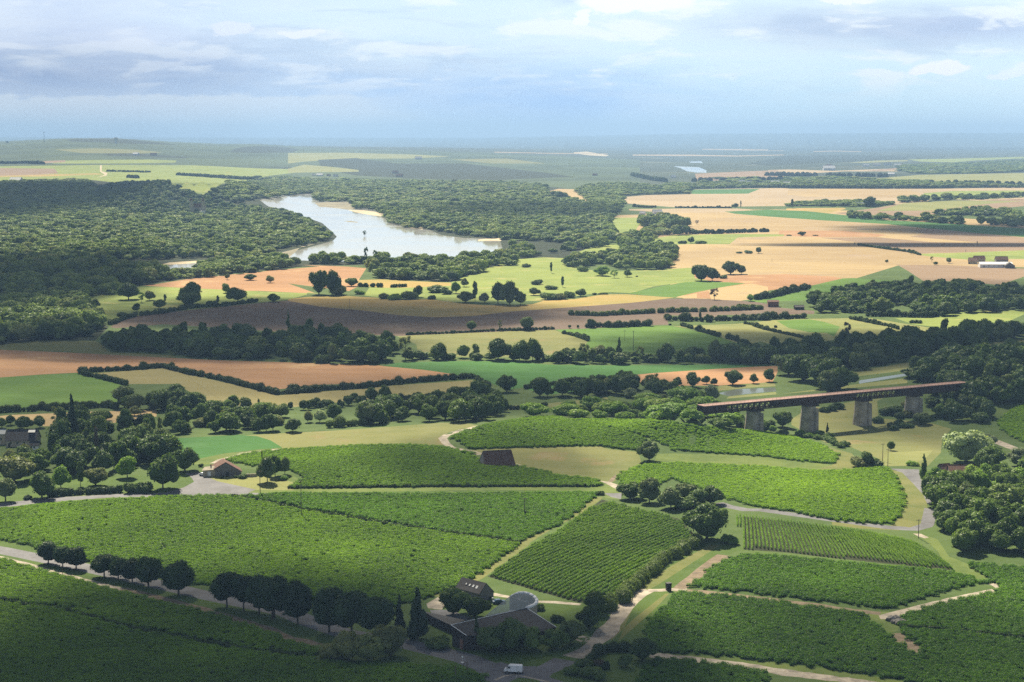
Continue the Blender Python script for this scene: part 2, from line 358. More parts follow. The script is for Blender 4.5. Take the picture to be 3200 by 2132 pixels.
fld('wood_patch', 'blue wooded slope in the middle distance', 'forest_floor', '2: 220 235 500 222 800 262 1300 262 1900 330 2100 360 1500 385 900 372 500 350 250 300')
fld('crop_field', 'faint field at the right of the middle hill', 'olive', '2: 1200 232 1600 225 1900 262 1500 262')
fld('pale_field', 'pale strip on the hazy plain', 'pink', '2: 1520 176 1900 184 2354 190 2354 194 1900 189 1520 181')
fld('pale_field', 'thin pale strip on the far plain at right', 'pink', '4: 420 216 600 210 860 216 860 221 600 216 420 222')
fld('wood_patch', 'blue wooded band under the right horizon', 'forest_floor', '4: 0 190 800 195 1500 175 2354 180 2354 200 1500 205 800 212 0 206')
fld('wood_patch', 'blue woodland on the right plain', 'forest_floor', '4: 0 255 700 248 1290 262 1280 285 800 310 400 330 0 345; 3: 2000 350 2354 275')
fld('crop_field', 'hazy green field in the far right plain', 'olive2', '4: 750 318 1000 300 1290 296 1280 306 900 322')
fld('crop_field', 'thin hazy green strip far right', 'olive', '4: 1400 372 1880 338 1890 345 1600 368 1380 380')
fld('bare_field', 'rosy field beside the far town', 'brown', '4: 900 392 1190 368 1190 388 1000 398')
fld('crop_field', 'light green terrace on the left plateau', 'meadow', '1: -900 275 0 282 740 272 1420 275 1900 297 2330 310 1980 352 1850 400 1600 445 1490 492 1380 462 1250 430 1000 410 0 405 -900 405')
fld('bare_field', 'brown-pink field at the left edge of the plateau', 'brown', '1: -900 290 0 295 400 300 430 335 200 350 0 362 -900 362')
fld('crop_field', 'yellow strip on the left plateau', 'ochre', '1: 0 352 250 345 700 333 760 342 300 358 0 362')
fld('track', 'pale track crossing the left plateau', 'sand', '1: 735 275 750 275 748 320 790 330 785 350 710 365 770 345 735 320')
fld('crop_field', 'yellow-green slope on the hill behind the wooded island', 'olive2', '2: 0 300 120 270 360 290 520 310 520 322 0 330')
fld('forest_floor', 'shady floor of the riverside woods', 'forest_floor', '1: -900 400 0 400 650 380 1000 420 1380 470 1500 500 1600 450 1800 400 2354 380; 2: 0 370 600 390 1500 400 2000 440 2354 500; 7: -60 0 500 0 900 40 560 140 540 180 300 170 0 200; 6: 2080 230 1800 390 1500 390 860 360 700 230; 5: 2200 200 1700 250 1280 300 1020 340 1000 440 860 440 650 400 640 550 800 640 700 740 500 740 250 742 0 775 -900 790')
fld('river', 'broad silvery river bending through the woods', 'water', '99: 811 625 860 614 930 607 1000 602 1040 602 1100 604 1090 625 1112 640 1250 650 1270 690 1300 700 1380 735 1452 744 1560 745 1570 775 1500 800 1250 815 1050 818 960 815 900 812 850 803 880 795 960 775 1040 753 1053 740 1036 723 1006 697 925 668 892 655 840 646')
fld('river', 'narrow side arm of the river among the left trees', 'water', '5: 1160 195 1300 180 1480 165 1600 150 1540 175 1480 215 1400 240 1190 245')
fld('sandbar', 'pale sandbank beside the side arm of the river', 'sand', '5: 870 185 940 195 1000 180 1120 165 1170 185 1250 165 1470 152 1460 168 1300 180 1150 190 1000 205 900 205')
fld('sandbar', 'muddy shallows where the river meets the side arm', 'mud', '5: 2040 100 2200 60 2354 20; 6: 120 60 60 120 0 165 -100 200; 5: 2150 130')
fld('sandbar', 'green-tan sandbar on the far bank', 'mud', '2: 195 552 350 545 500 546 502 600 440 602 350 590 230 580')
fld('sandbar', 'pale pebble bank below the dark wood', 'sand', '2: 440 604 560 606 690 625 712 645 690 652 600 640 500 622')
fld('sandbar', 'small cream beach in front of the island wood', 'sand', '2: 890 738 940 718 990 714 992 748')
fld('sandbar', 'cream bank at the right end of the river', 'sand', '2: 1398 822 1480 812 1560 804 1570 832 1400 832')
fld('islet', 'thin mud bar in mid river', 'mud', '2: 410 686 460 684 515 692 510 697 440 692')
fld('wheat_field', 'small orange field beside the round copse', 'wheat2', '2: 1900 470 1990 448 2120 452 2130 470 2200 500 2260 535 2200 548 2070 535 1960 500')
fld('pale_field', 'pale pink stubble field in the right distance', 'pink', '3: 760 680 1000 660 1440 650 1440 604 1700 600 2354 588; 4: 200 560 1500 560 2600 545 2600 700 1500 650 1450 690 1010 710 0 720; 3: 1300 780 800 740')
fld('wheat_field', 'bright apricot field behind the right tree belt', 'wheat2', '4: 190 565 700 560 1300 575 1420 605 1230 640 700 638 330 632 180 615')
fld('crop_field', 'pale green field at the right of the far plain', 'meadow', '4: 1430 600 1700 580 2354 575 2354 640 2000 655 1450 655')
fld('crop_field', 'mint green strip left of the pink stubble', 'green', '3: 1445 606 2120 598 2000 645 1445 648')
fld('wheat_field', 'broad golden stubble plain on the right', 'wheat2', '3: 480 860 940 850 1300 810 2354 800; 4: 0 750 740 760 2800 900 2800 1177; 0: 2700 620 2200 612 2065 610 1960 642 1750 660 1640 685 1590 690 1545 680 1530 600 1500 540; 3: 480 950')
fld('pale_field', 'cream strip in front of the far tree line', 'pink', '3: 830 795 1090 795 1330 790 1900 790 2050 800 1800 828 1300 835 840 810')
fld('pale_field', 'pale yellow strip right of the far avenue', 'ochre', '4: 170 742 260 738 700 735 720 745 560 782 160 765')
fld('wheat_field', 'curving brown-gold field between the right tree belts', 'brown', '4: 620 785 1000 735 1200 700 2354 650 2354 720 1450 800 1300 820 760 800')
fld('crop_field', 'light green curving field between the right tree belts', 'olive2', '4: 1170 715 1250 692 1700 668 2354 672 2000 700 1760 730 1500 760 1000 765')
fld('crop_field', 'long blue-green strip across the right stubble', 'green', '4: -400 770 0 752 350 765 740 806 1100 850 1500 870 2354 925 2800 950 2800 1050 2354 1005 1500 930 1100 885 500 850 0 815 -300 790')
fld('bare_field', 'grey-brown band in the right stubble', 'brown', '4: 1300 945 1500 925 2354 1010 2800 1040 2800 1110 2354 1085 1900 1050 1300 1000 1450 975')
fld('bare_field', 'brown band above the farm', 'brown', '4: 480 1010 1000 1005 1500 1050 2000 1060 2354 1085 2354 1135 1500 1150 1350 1160 1200 1110 800 1050')
fld('wheat_field', 'bright gold band crossing the right stubble', 'wheat', '4: 100 945 700 945 1100 985 1000 1002 460 1005 100 990')
fld('crop_field', 'yellow-green meadow behind the farm', 'meadow', '4: 1350 1160 1700 1150 2354 1125 2800 1120; 23: 2800 140 2100 140 1900 180 1300 130 950 100')
fld('bare_field', 'tan field in front of the farm', 'brown', '23: 470 215 560 225 1200 230 2354 280 2900 290 2900 500; 8: 2354 300 2150 370 1900 340 1530 335 1400 250')
fld('wheat_field', 'peach stubble field below the lone ploughed strip', 'wheat', '8: -640 275 0 290 400 280 800 300 870 315 640 370 500 380 160 430 20 495 -400 470 -460 430 -100 380')
fld('crop_field', 'pale meadow behind the round wood', 'meadow', '3: 480 930 640 925 690 880 950 880 950 930 900 1000 720 1035 600 1010 500 960')
fld('crop_field', 'meadow band in front of the round wood', 'meadow', '3: 1030 1090 1300 1050 1900 1040 2354 1045 2354 1062 1900 1075 1820 1140 1400 1140 1150 1170 1040 1130')
fld('crop_field', 'light green clearing between the woods', 'meadow', '3: 280 1240 460 1170 600 1140 760 1150 800 1255 620 1300 300 1290')
fld('meadow', 'large pale green meadow with scattered bushes', 'meadow', '6: 1500 390 1800 270 1900 240 2080 180 2354 160; 7: 540 170 600 270 1000 290 1400 270 1660 255 1680 350 1900 390 1500 400 1300 430 1100 490 900 480 700 500 570 520 200 560 0 560; 6: 2230 560 1500 570 1300 540 820 530 700 510 760 420 900 400')
fld('crop_field', 'vivid green wedge below the two dark copses', 'lime', '7: 1070 492 1400 420 1600 388 1720 384 2000 390 2150 400 1900 440 1700 480 1500 527 1400 524 1200 505')
fld('wheat_field', 'cream strip in front of the central wood', 'ochre', '6: 640 370 850 362 1000 372 1500 395 1500 420 1100 440 850 440 640 420')
fld('wheat_field', 'orange riverside stubble with lone trees', 'wheat', '5: 1040 335 1150 325 1400 285 1700 255 2000 225 2354 195; 6: 130 230 540 245 720 260 650 370 640 430 560 470 0 400; 5: 2330 395 1900 375 1480 370 1300 352')
fld('crop_field', 'green riverside meadow with garden trees', 'meadow', '5: 640 390 1020 345 1200 345 1400 355 1900 378 2354 395; 6: 180 480 170 505 0 550; 5: 1900 460 1400 520 1000 600 900 600 640 545')
fld('ochre_field', 'ochre stubble arc above the ploughed field', 'ochre', '6: 0 545 170 525 520 515 800 530 1000 555 1300 545 1600 585 1800 600 2100 605 2250 590 2354 560; 7: 180 560 570 545 850 500 1060 500 1400 525 1500 530 1100 580 500 625 0 660; 6: 1700 705 1300 712 1000 690 700 650 300 620 0 570')
fld('ploughed_field', 'dark plum ploughed field curving across the middle', 'plum', '5: 810 640 880 600 1000 560 1130 545 1400 515 1600 495 1900 465 2354 425; 6: 0 560 300 615 700 650 1000 690 1350 712 1700 700; 7: 0 658 500 622 1100 578 1450 540 1700 538 2000 552 2250 572 2354 590; 8: 260 505 260 545 640 580 640 605 300 615 0 622; 7: 2354 690 1900 690 1850 720 1420 690 1440 780 1250 785 700 815 300 830 0 842; 6: 2260 830 1700 855 1100 885 900 880 500 860; 5: 2354 700 1700 650 1200 620 980 640 850 650')
fld('pale_field', 'pale stubble at the edge of the ploughed field', 'wheat2', '7: 1500 530 1700 490 1810 470 1830 545 1700 540; 7: 1700 490 1900 440 2200 400 2354 430 2354 480 2240 540 2100 560 1900 550 1830 545')
fld('crop_field', 'green field below the golden plain', 'lime', '8: 90 500 170 488 490 405 590 380 870 315 960 312 1340 335 1350 345 1150 380 850 410 780 450 700 490 380 500 340 500 200 510')
fld('crop_field', 'bright green meadow left of the power poles', 'lime', '7: 400 825 700 815 1270 795 1460 790 1600 820 1900 890 2120 970 2050 1050 1500 1080 1100 1050 700 1010 600 900 480 860')
fld('hay_field', 'olive hay field behind the tree line', 'olive', '6: 1000 885 1300 870 2260 832 2354 832; 7: 0 842 390 828 480 860 700 932 600 1060 300 1080 0 1080; 6: 1850 1080 1200 1070 1180 960')
fld('hay_field', 'yellow-green hay fields right of the power poles', 'olive2', '7: 1480 795 1700 785 2354 760; 8: 0 685 330 655 600 645 930 640 1100 640 1600 720 1580 750 1350 820 780 820 400 885 200 830 40 880 -60 870; 7: 2100 960 1900 890 1660 815')
fld('crop_field', 'mid green patch in the right hay fields', 'lime', '8: 330 660 600 648 720 670 850 710 800 790 740 760 600 755 430 720')
fld('crop_field', 'pale green pasture below the right wood', 'meadow', '8: 1300 640 1700 625 1760 600 2000 580 2354 575 2354 610 2240 660 1700 720 1450 690')
fld('hay_field', 'olive strip behind the orange field at left', 'olive', '5: -300 770 0 775 250 742 440 738 700 745 770 780 790 820 1250 850 1300 862 900 860 500 820 0 808 -300 805')
fld('wheat_field', 'wide orange stubble field at left', 'wheat', '5: -300 800 0 808 500 828 1000 855 1270 868 1600 885 2354 908; 6: 0 1127 300 1135 830 1155 1100 1175 1500 1230 1560 1250 1400 1265 900 1300 700 1320 0 1340; 5: 2354 1065 2040 1100 1850 1085 1600 1020 1400 985 1200 935 900 950 590 975 300 990 0 1012 -300 1012')
fld('crop_field', 'bright green crop at the left edge', 'lime', '5: -300 1012 0 1012 300 992 580 980 700 1010 900 1070 800 1120 1000 1200 -300 1300; 9: 0 240')
fld('barley_field', 'beige field inside dark hedges', 'beige', '5: 650 985 960 962 1060 955 1200 940 1390 990 1700 1060 2040 1145 2354 1118; 6: 0 1415 700 1370 950 1340 1710 1290 1760 1300 1840 1390 1500 1430 1000 1465; 10: 1300 140 800 200 300 240; 5: 1500 1180 1300 1060 950 1060 840 1030 740 1005')
fld('crop_field', 'smooth green field behind the hedge corner', 'green', '6: 870 1160 1000 1130 1500 1115 2100 1118 2354 1140; 7: 0 1128 400 1150 900 1155 1600 1150 2000 1145 2354 1140 2354 1160 1900 1185 1400 1215 1000 1245 900 1255 650 1275 300 1330 0 1372; 6: 2050 1380 1900 1330 1740 1260 1580 1245 1300 1200')
fld('wheat_field', 'orange stubble strip behind the canal trees', 'wheat', '7: 950 1262 1300 1225 1900 1185 2354 1160; 8: 340 1030 340 1080 300 1160 0 1185; 7: 2354 1310 1900 1340 1500 1340 1000 1300')
fld('crop_field', 'small green triangle field', 'green', '7: 130 1372 400 1330 700 1290 660 1330 620 1390 330 1425')
fld('wheat_field', 'small gold field behind the big conifer', 'wheat2', '9: 0 295 100 285 450 272 900 252 1150 250 1440 238 1440 300 1100 350 900 380 400 390 350 350 0 340')
fld('hay_field', 'olive strip along the near canal', 'olive', '11: 500 205 900 180 1300 140 1460 120 1480 150 1300 190 700 235 540 240')
fld('hay_field', 'olive canal bank seen between trees', 'olive', '8: 900 1090 1300 1020 1500 980 1900 895 2150 830 2354 808 2700 790 2700 850 2354 880 2250 868 2000 930 1850 955 1700 1000 1500 1050 1200 1090 950 1120')
fld('hay_field', 'olive canal bank left of the round copse', 'olive', '12: 500 200 800 185 1110 150 1130 200 900 210 700 230 510 248')
fld('canal', 'grey-green canal with glinting water on the right', 'canal', '8: 1000 1150 1400 1090 1500 1055 1650 1015 1850 960 1990 935 2250 872 2500 860 2500 900 2230 905 2000 950 1600 1060 1400 1110 1100 1160 1010 1175')
fld('canal', 'canal reach left of the round copse', 'canal', '12: 500 275 700 232 900 222 1120 212 1140 255 900 275 620 308')
fld('crop_field', 'green strip in front of the canal', 'olive2', '8: 1000 1178 1400 1130 1400 1170 1010 1205; 12: 590 335 620 310 1130 262 1140 290')
fld('meadow', 'valley meadow under the viaduct', 'olive', '12: 1300 560 1500 430 1700 420 2000 360 2300 330; 13: 340 250 350 380 600 400 760 420 900 460 830 540 820 640 720 740 400 740 340 680 150 600 -60 540; 12: 1700 830 1300 620')
fld('hay_field', 'pale yellow hay patch in the valley meadow', 'olive2', '13: 380 690 420 640 600 630 760 620 700 690 560 735 400 735')
fld('hay_field', 'mown brownish meadow left of the knoll', 'olive', '10: 150 475 1000 430 1500 395 2000 358 2200 358 2354 385 2200 410 2080 440 2010 480 2070 560 1900 565 1700 556 1300 558 900 572 540 600 530 585 430 520 300 480')
fld('crop_field', 'dark green field behind the tall left trees', 'green', '9: 1560 505 1800 490 2354 465; 10: 0 470 160 472 300 480 430 520 535 585 350 600 200 620 0 650; 9: 2200 640 1820 690 1560 600')
fld('verge', 'grass verge beside the left track', 'verge', '10: 0 640 330 600 540 592 900 575 1300 558 1700 555 2070 575 2065 590 1700 570 1200 575 600 610 350 625 0 700; 9: 2300 680 1900 740 1780 740 1820 690')
fld('meadow', 'sloping meadow behind the dark barn', 'olive', '11: 200 610 600 590 1000 580 1400 575 1480 600 1750 625 1780 730 1640 800 1530 900 1400 900 1000 850 620 750 280 650')
fld('verge', 'grey-green fallow strip on the knoll', 'verge', '12: 0 930 900 950 1400 1010 1740 1060 1700 1110 1300 1110 900 1072 0 1032; 11: 2060 715 1900 710 1920 645')
fld('verge', 'dry grass verge round the right vineyards', 'tanverge', '12: 1600 830 1960 930 2060 1090 2265 1090 2270 1110 1700 1140 1500 1120 1740 1060 1800 990 1790 920')
fld('verge', 'grassy verge at the bend of the right road', 'tanverge', '13: 430 755 530 790 620 880 690 960 715 1020 725 1100 700 1190 500 1225 200 1210 0 1185 0 1160 300 1180 440 1190 530 1110 545 1000 500 870')
fld('verge', 'grass verge in front of the central vineyard', 'verge', '10: 0 915 0 860 600 830 740 900 590 960 1200 960 2354 945; 11: 0 945 1400 945 1450 920 1640 965 1580 1065 1450 1050 1350 985 600 992 0 1000; 10: 1500 1000 800 1010 300 1015')
fld('yard', 'yellowed lawn around the roadside cottage', 'olive2', '19: 300 600 600 640 1400 640 2000 700 2200 760 2354 800 2354 1010 1600 990 1000 900 600 790 350 680')
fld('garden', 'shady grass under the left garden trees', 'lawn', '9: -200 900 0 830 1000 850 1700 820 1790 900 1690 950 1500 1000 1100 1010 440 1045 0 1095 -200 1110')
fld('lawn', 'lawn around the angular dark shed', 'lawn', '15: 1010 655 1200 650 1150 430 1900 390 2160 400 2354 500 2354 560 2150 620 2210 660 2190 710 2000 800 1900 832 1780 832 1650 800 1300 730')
fld('verge', 'grass strip between road and bottom vineyard', 'lawn', '14: -300 50 0 90 310 160 310 210 0 150 -300 120')
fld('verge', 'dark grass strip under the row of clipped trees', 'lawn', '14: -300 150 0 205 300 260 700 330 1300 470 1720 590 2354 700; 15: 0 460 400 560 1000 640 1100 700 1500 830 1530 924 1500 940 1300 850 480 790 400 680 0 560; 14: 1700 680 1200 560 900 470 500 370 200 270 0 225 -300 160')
fld('verge', 'grass wedge left of the crossroads', 'lawn', '15: 480 780 1000 690 1200 740 1380 790 1520 850 1540 924 1560 1000 1250 1000 1300 860 800 800')
fld('lawn', 'lawn with a young tree in the corner garden', 'lawn', '18: 780 430 1000 440 1280 480 1330 520 1200 640 1100 760 760 760 760 560')
fld('verge', 'grass triangle right of the crossroads', 'lawn', '18: 130 600 250 560 300 500 520 400 900 300 1350 320 1400 390 1250 420 700 430 760 640 780 760 400 700')
fld('verge', 'grassy bank between track and striped vineyard', 'lawn', '16: 150 600 240 400 400 200 640 90 800 60 880 110 800 140 700 230 600 290 580 320 480 335 350 560 230 610')
fld('verge', 'tan dirt streak along the grassy bank', 'tanverge', '16: 230 420 300 330 500 200 700 90 760 90 600 190 430 300 330 350; 16: 220 600 420 420 490 345 470 345 300 480 180 600')
fld('verge', 'grass edge below the right vineyards', 'verge', '16: 430 655 900 690 1300 740 1700 800 1900 830 1700 850 1300 805 850 715')
fld('verge', 'grass corner right of the row vineyard', 'verge', '16: 1790 25 1900 60 1960 150 2060 190 2200 290 2260 330 2180 290 1960 230 1900 120')
fld('verge', 'grass around the rock pile', 'verge', '16: 1500 440 1640 440 1720 455 1690 540 1640 555 1560 520')
ribbon('path', 'grassy path along the left edge of the row vineyard', 'tanverge', '11: 1390 1040 1200 1190 950 1310 720 1450; 15: 1780 20 1480 230 1200 350', 3.6)
ribbon('verge', 'grass beside the village road', 'verge', '9: 400 1062 1100 1028 1500 1018 1800 1010; 10: 0 1000 600 1005 2300 985; 11: 0 985 1500 1000', 10.0)
fld('road', 'grey village road widening at the cottage', 'asphalt', '9: -300 1150 0 1098 440 1048 1100 1012 1500 1002 1690 952 1785 900 1760 860 1700 822 1830 812 1870 840 2000 895 2354 972; 10: 220 1000 600 1008 600 1018 200 1018 0 1016; 9: 1500 1040 1000 1045 440 1088 0 1142 -300 1200')
ribbon('path', 'grassy lane between the two central vineyards', 'lawn', '10: 500 1012 1200 1003 2354 985; 11: 0 985 900 985 1430 1000', 3.2)
fld('path', 'pale gravel junction by the central trees', 'track', '11: 1390 888 1500 905 1620 950 1610 970 1560 975 1450 915; 11: 1400 893')
fld('road', 'grey lane end by the central trees', 'asphalt', '11: 1430 1005 1600 1005 1590 1060 1500 1040')
ribbon('road', 'curving road below the right vineyard', 'asphalt', '12: 500 1470 620 1510 800 1545; 0: 1750 1172 1900 1193 2040 1212 2100 1216 2128 1208; 13: 720 1175 745 1060', 5.0)
fld('road', 'sunlit road bend between vineyard and trees', 'asphalt', '13: 430 758 655 765 665 835 720 880 775 945 760 1040 715 1020 690 960 610 870 530 790')
ribbon('track', 'grey track on the far right slope', 'track', '13: 1215 545 1340 595 1447 640', 5.0)
ribbon('track', 'pale track behind the cottage', 'track', '9: 1960 730 2040 695 2200 655 2354 632; 10: 150 640 330 618 500 603', 3.5)
ribbon('track', 'dusty track round the foot of the knoll', 'track', '11: 300 385 0 465; 10: 2200 420 2050 470 2010 500 2040 545 2090 585 2200 610 2354 640; 11: 130 620 290 650', 4.5)
ribbon('track', 'short dusty track right of the barn', 'track', '11: 610 735 680 760 790 790', 3.0)
ribbon('track', 'worn pink track on the meadow edge', 'dirt', '11: 1490 900 1530 860 1600 815', 2.2)
ribbon('road', 'tree-lined road in the bottom left', 'asphalt', '14: -300 130 0 180 300 240 700 325 1290 460 1720 560 2354 690; 15: 330 510 600 600 1010 670 1200 715 1400 765 1560 830 1620 924; 99: 1590 2160 1610 2200', 8.5)
ribbon('path', 'gravel path in front of the clipped trees', 'track', '14: -300 180 0 240 200 290 500 375 850 465 1000 500', 2.6)
ribbon('path', 'shaded dirt path in front of the clipped trees', 'dirt', '14: 1000 500 1300 575 1600 655 1900 740 2200 830 2354 900; 15: 200 630 480 690', 4.5)
fld('yard', 'pale gravel yard behind the trees', 'track', '15: 1140 400 1260 330 1320 320 1280 400 1240 440 1150 430')
fld('yard', 'dark paved yard left of the shed', 'asphalt', '15: 1160 440 1300 440 1450 500 1330 540 1190 490')
ribbon('path', 'pink gravel path behind the glass hall', 'track', '15: 1580 335 1720 360 1850 385 2000 390 2170 405', 2.6)
ribbon('road', 'pale concrete farm road climbing to the right', 'track', '15: 2150 622 2200 640 2240 640; 16: 20 575 80 590 130 585', 4.5)
ribbon('road', 'pale farm road rising from the crossroads', 'track', '16: -20 680 60 640 140 570 215 480 250 420 330 350 380 325', 5.6)
ribbon('path', 'short spur of the farm road', 'track', '16: 155 430 200 445 240 440', 2.5)
ribbon('road', 'asphalt road from the crossroads to the farm road', 'asphalt', '99: 1530 2085 1600 2095; 18: 0 570 120 520 260 440', 7.5)
fld('road', 'broad asphalt crossroads with the white van', 'asphalt', '15: 1500 820 1640 790 1780 832 1900 832 1990 800 2060 775 2000 850 1960 890 2060 924 2100 1000 1560 1000 1530 900')
fld('verge', 'small green island in the crossroads', 'lawn', '99: 1590 2132 1620 2118 1680 2124 1700 2140 1690 2180 1580 2180')
ribbon('kerb_line', 'pale kerb strip of the crossroads island', 'track', '99: 1547 2126 1575 2113 1608 2108 1640 2114 1680 2124 1715 2131', 1.0)
ribbon('track', 'dirt track splitting the right vineyards', 'dirt', '16: 520 325 650 335 850 355 1100 385 1300 410 1450 435 1600 450', 3.6)
ribbon('track', 'pale junction track at the dark bin', 'track', '16: 380 328 440 328 520 322 580 325', 3.0)
ribbon('track', 'brown track up to the row vineyard corner', 'dirt', '16: 540 320 620 260 700 195 780 143', 5.0)
ribbon('track', 'pale stony track on the right', 'track', '16: 1635 480 1625 465 1700 445 1900 395 2050 360 2200 330 2235 320 2210 300 2185 292', 4.0)
ribbon('track', 'stony brown track patch in the right vineyard', 'dirt', '16: 1640 555 1700 600 1780 655', 9.0)
ribbon('track', 'pale farm lane at the bottom right', 'track', '16: 390 668 600 690 900 725 1100 760 1500 810 1700 840', 5.0)
fld('bare_patch', 'pale bare patch by the right road', 'track', '13: 610 1248 670 1250 730 1278 700 1285 650 1270')
# vineyards: floor now, vines later
VINES = []
def vine(label, s, floor='vine_soil', leaf=0, ang=None, rows=None, sp=1.3):
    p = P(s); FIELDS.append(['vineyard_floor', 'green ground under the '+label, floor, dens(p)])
    VINES.append((label, np.array(p), leaf, ang, rows, sp))
vine('large vineyard below the village road', '0: -220 1185 0 1172 180 1155 400 1143 530 1141 700 1178 900 1211 1192 1253 1100 1318 1040 1350 985 1372 900 1395 700 1380 480 1345 440 1345 380 1315 220 1295 90 1262 0 1238 -220 1210', leaf=0, ang=.2)
vine('wedge vineyard between lane and dark seam', '0: 560 1142 640 1136 1000 1137 1365 1134 1368 1142 1330 1170 1285 1207 1192 1245 1000 1220 900 1202 700 1169', leaf=1, ang=.1)
vine('central vineyard in front of the barn', '10: 30 705 200 655 350 630 600 612 1200 575 1700 567 2050 592 2200 630 2354 655; 11: 0 640 270 680 290 755 640 760 1000 845 1380 890 1420 945 0 942; 10: 1500 950 590 955 620 945 760 860 600 800 500 720 280 760', leaf=0, ang=-.1)
vine('vineyard on the round knoll', '11: 30 492 300 395 550 345 700 330 850 312 960 308 1200 345 1550 425 1810 500 1760 610 1520 595 1400 568 1000 577 600 588 200 603', leaf=0, ang=.3)
vine('sunny vineyard behind the knoll tree', '11: 1150 335 1400 335 1800 345 2354 380; 12: 0 600 660 680 950 705 1300 760 1600 835 1740 900 1795 960 1760 1045 1500 1030 1000 965 500 930 0 895; 11: 2100 615 1980 550 1800 480 1500 400', leaf=2, ang=.1)
vine('broad vineyard on the right shoulder', '11: 1545 890 1600 830 1700 780 1900 740 2354 735; 12: 0 1045 500 1065 900 1082 1500 1128 1800 1135 2265 1095; 13: 430 762 480 850 530 960 540 1020 515 1100 440 1180 300 1175 0 1148; 12: 1300 1560 900 1515 640 1435 400 1350 0 1200; 11: 1800 1000 1640 940', leaf=2, ang=.05)
vine('vineyard below the striped rows', '0: 1700 1276 1800 1282 2180 1316 2275 1338 2200 1352 2040 1400 1900 1383 1700 1360 1590 1350 1630 1315', leaf=1, ang=.3)
vine('dark vineyard right of the farm road', '16: 580 345 850 370 1100 400 1300 430 1500 460 1600 545 1700 620 1780 680 1900 730 2354 760 2354 1000 1900 835 1300 735 900 685 440 650 380 590 370 520 480 400 510 350', leaf=1, ang=.5)
vine('vineyard at the right edge above the seam', '16: 1720 470 1900 410 2200 345 2260 320 2150 250 2060 190 2354 215 2800 240 2800 580 2354 575 2000 540 1720 520', leaf=1, ang=.1)
vine('vineyard at the right edge below the seam', '16: 1700 540 1950 548 2354 600 2800 620 2800 850 2354 755 1900 725 1800 660 1850 640 1760 590', leaf=1, ang=.1)
vine('bottom vineyard beside the corner garden', '18: 1340 450 1600 445 1900 480 2200 520 2354 545 2700 610 2700 800 1100 800 1180 640', leaf=1, ang=.2)
vine('bottom left vineyard above the dark seam', '14: -400 215 0 268 200 310 500 400 850 485 1200 580 1500 660 1800 740 2100 830 2354 930; 15: 200 655 470 720 490 745 200 740 0 700; 14: 2354 1040 1900 965 1500 885 1000 790 500 650 0 585 -400 520', leaf=0, ang=.9)
vine('bottom left vineyard below the dark seam', '14: -400 545 0 620 500 690 1000 830 1500 925 1900 1010 2354 1075; 15: 0 735 500 800 1000 820 1290 830 1500 870 1560 1000; 99: 1560 2400 -700 2400 -400 2000', leaf=0, ang=.9)
vine('vineyard corner on the far right slope', '13: 1250 420 1350 330 1447 280 1700 200 1700 680 1447 560 1330 500', leaf=2, ang=.4)
vine('narrow vineyard left of the central trees', '10: 0 640 0 641 1 642', leaf=0, ang=.1) if False else None
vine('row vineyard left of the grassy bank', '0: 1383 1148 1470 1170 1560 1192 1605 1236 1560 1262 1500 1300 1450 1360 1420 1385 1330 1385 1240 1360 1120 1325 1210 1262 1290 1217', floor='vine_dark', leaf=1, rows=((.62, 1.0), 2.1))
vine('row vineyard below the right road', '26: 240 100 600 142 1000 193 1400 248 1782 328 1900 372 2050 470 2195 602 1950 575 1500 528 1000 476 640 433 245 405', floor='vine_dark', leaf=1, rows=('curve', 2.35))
# conforming triangulation in (bearing, 1/distance) space: denser mesh nearer the hill, real world positions
def touv(p): return np.stack([p[:, 0]/p[:, 1]*F, F*CH/p[:, 1]], 1)
def fromuv(u, v):
    Y = F*CH/v; return u/F*Y, Y
polys = []
for f in FIELDS:
    if isinstance(f[3], tuple): wxy = f[3][1]
    else:
        q = f[3]; wxy = ground(q[:, 0], np.maximum(q[:, 1], HZ+6))[:, :2]
    f.append(wxy); polys.append(touv(wxy))
gv = np.concatenate([np.arange(19, 60, 4), np.arange(60, 260, 9), np.arange(260, 1700, 24), np.arange(1700, 4200, 120)])
gu = np.concatenate([np.arange(-5200, -1700, 220), np.arange(-1700, 1701, 46), np.arange(1900, 5300, 220)])
UU, VV = np.meshgrid(gu, gv); UU = UU+((np.arange(len(gv)) % 2)*20)[:, None]
pts = [tuple(p) for p in np.stack([UU.ravel(), VV.ravel()], 1)]
edges = []
for p in polys:
    n = len(pts); k = len(p); pts += [tuple(q) for q in p]; edges += [(n+i, n+(i+1) % k) for i in range(k)]
o = geometry.delaunay_2d_cdt([Vector(p) for p in pts], edges, [], 0, 0.02)
cv = np.array([tuple(v) for v in o[0]]); cf = np.array([f for f in o[2] if len(f) == 3])
cen = cv[cf].mean(1); ids = np.full(len(cf), -1)
for i, p in enumerate(polys):
    lo, hi = p.min(0), p.max(0); s_ = np.where((cen[:, 0] >= lo[0]) & (cen[:, 0] <= hi[0]) & (cen[:, 1] >= lo[1]) & (cen[:, 1] <= hi[1]))[0]
    ids[s_[inpoly(cen[s_, 0], cen[s_, 1], p)]] = i
ids[(ids == -1) & (cen[:, 1] < F*CH/6500)] = 0
gx, gy = fromuv(cv[:, 0], cv[:, 1]); gz = height(gx, gy); GP = np.stack([gx, gy, gz], 1)
a = GP[cf]; nz = np.cross(a[:, 1]-a[:, 0], a[:, 2]-a[:, 0])[:, 2]; cf[nz < 0] = cf[nz < 0][:, ::-1]
def sheet(name, sel, mat):
    fs = cf[sel]; u_, inv = np.unique(fs, return_inverse=True)
    return obj(name, mesh_np(name, GP[u_], [inv.reshape(-1, 3)], mat, smooth=True))
og = sheet('ground', ids == -1, M['ground']); tag(og, 'rough grassy ground between the fields', 'ground', kind='structure')
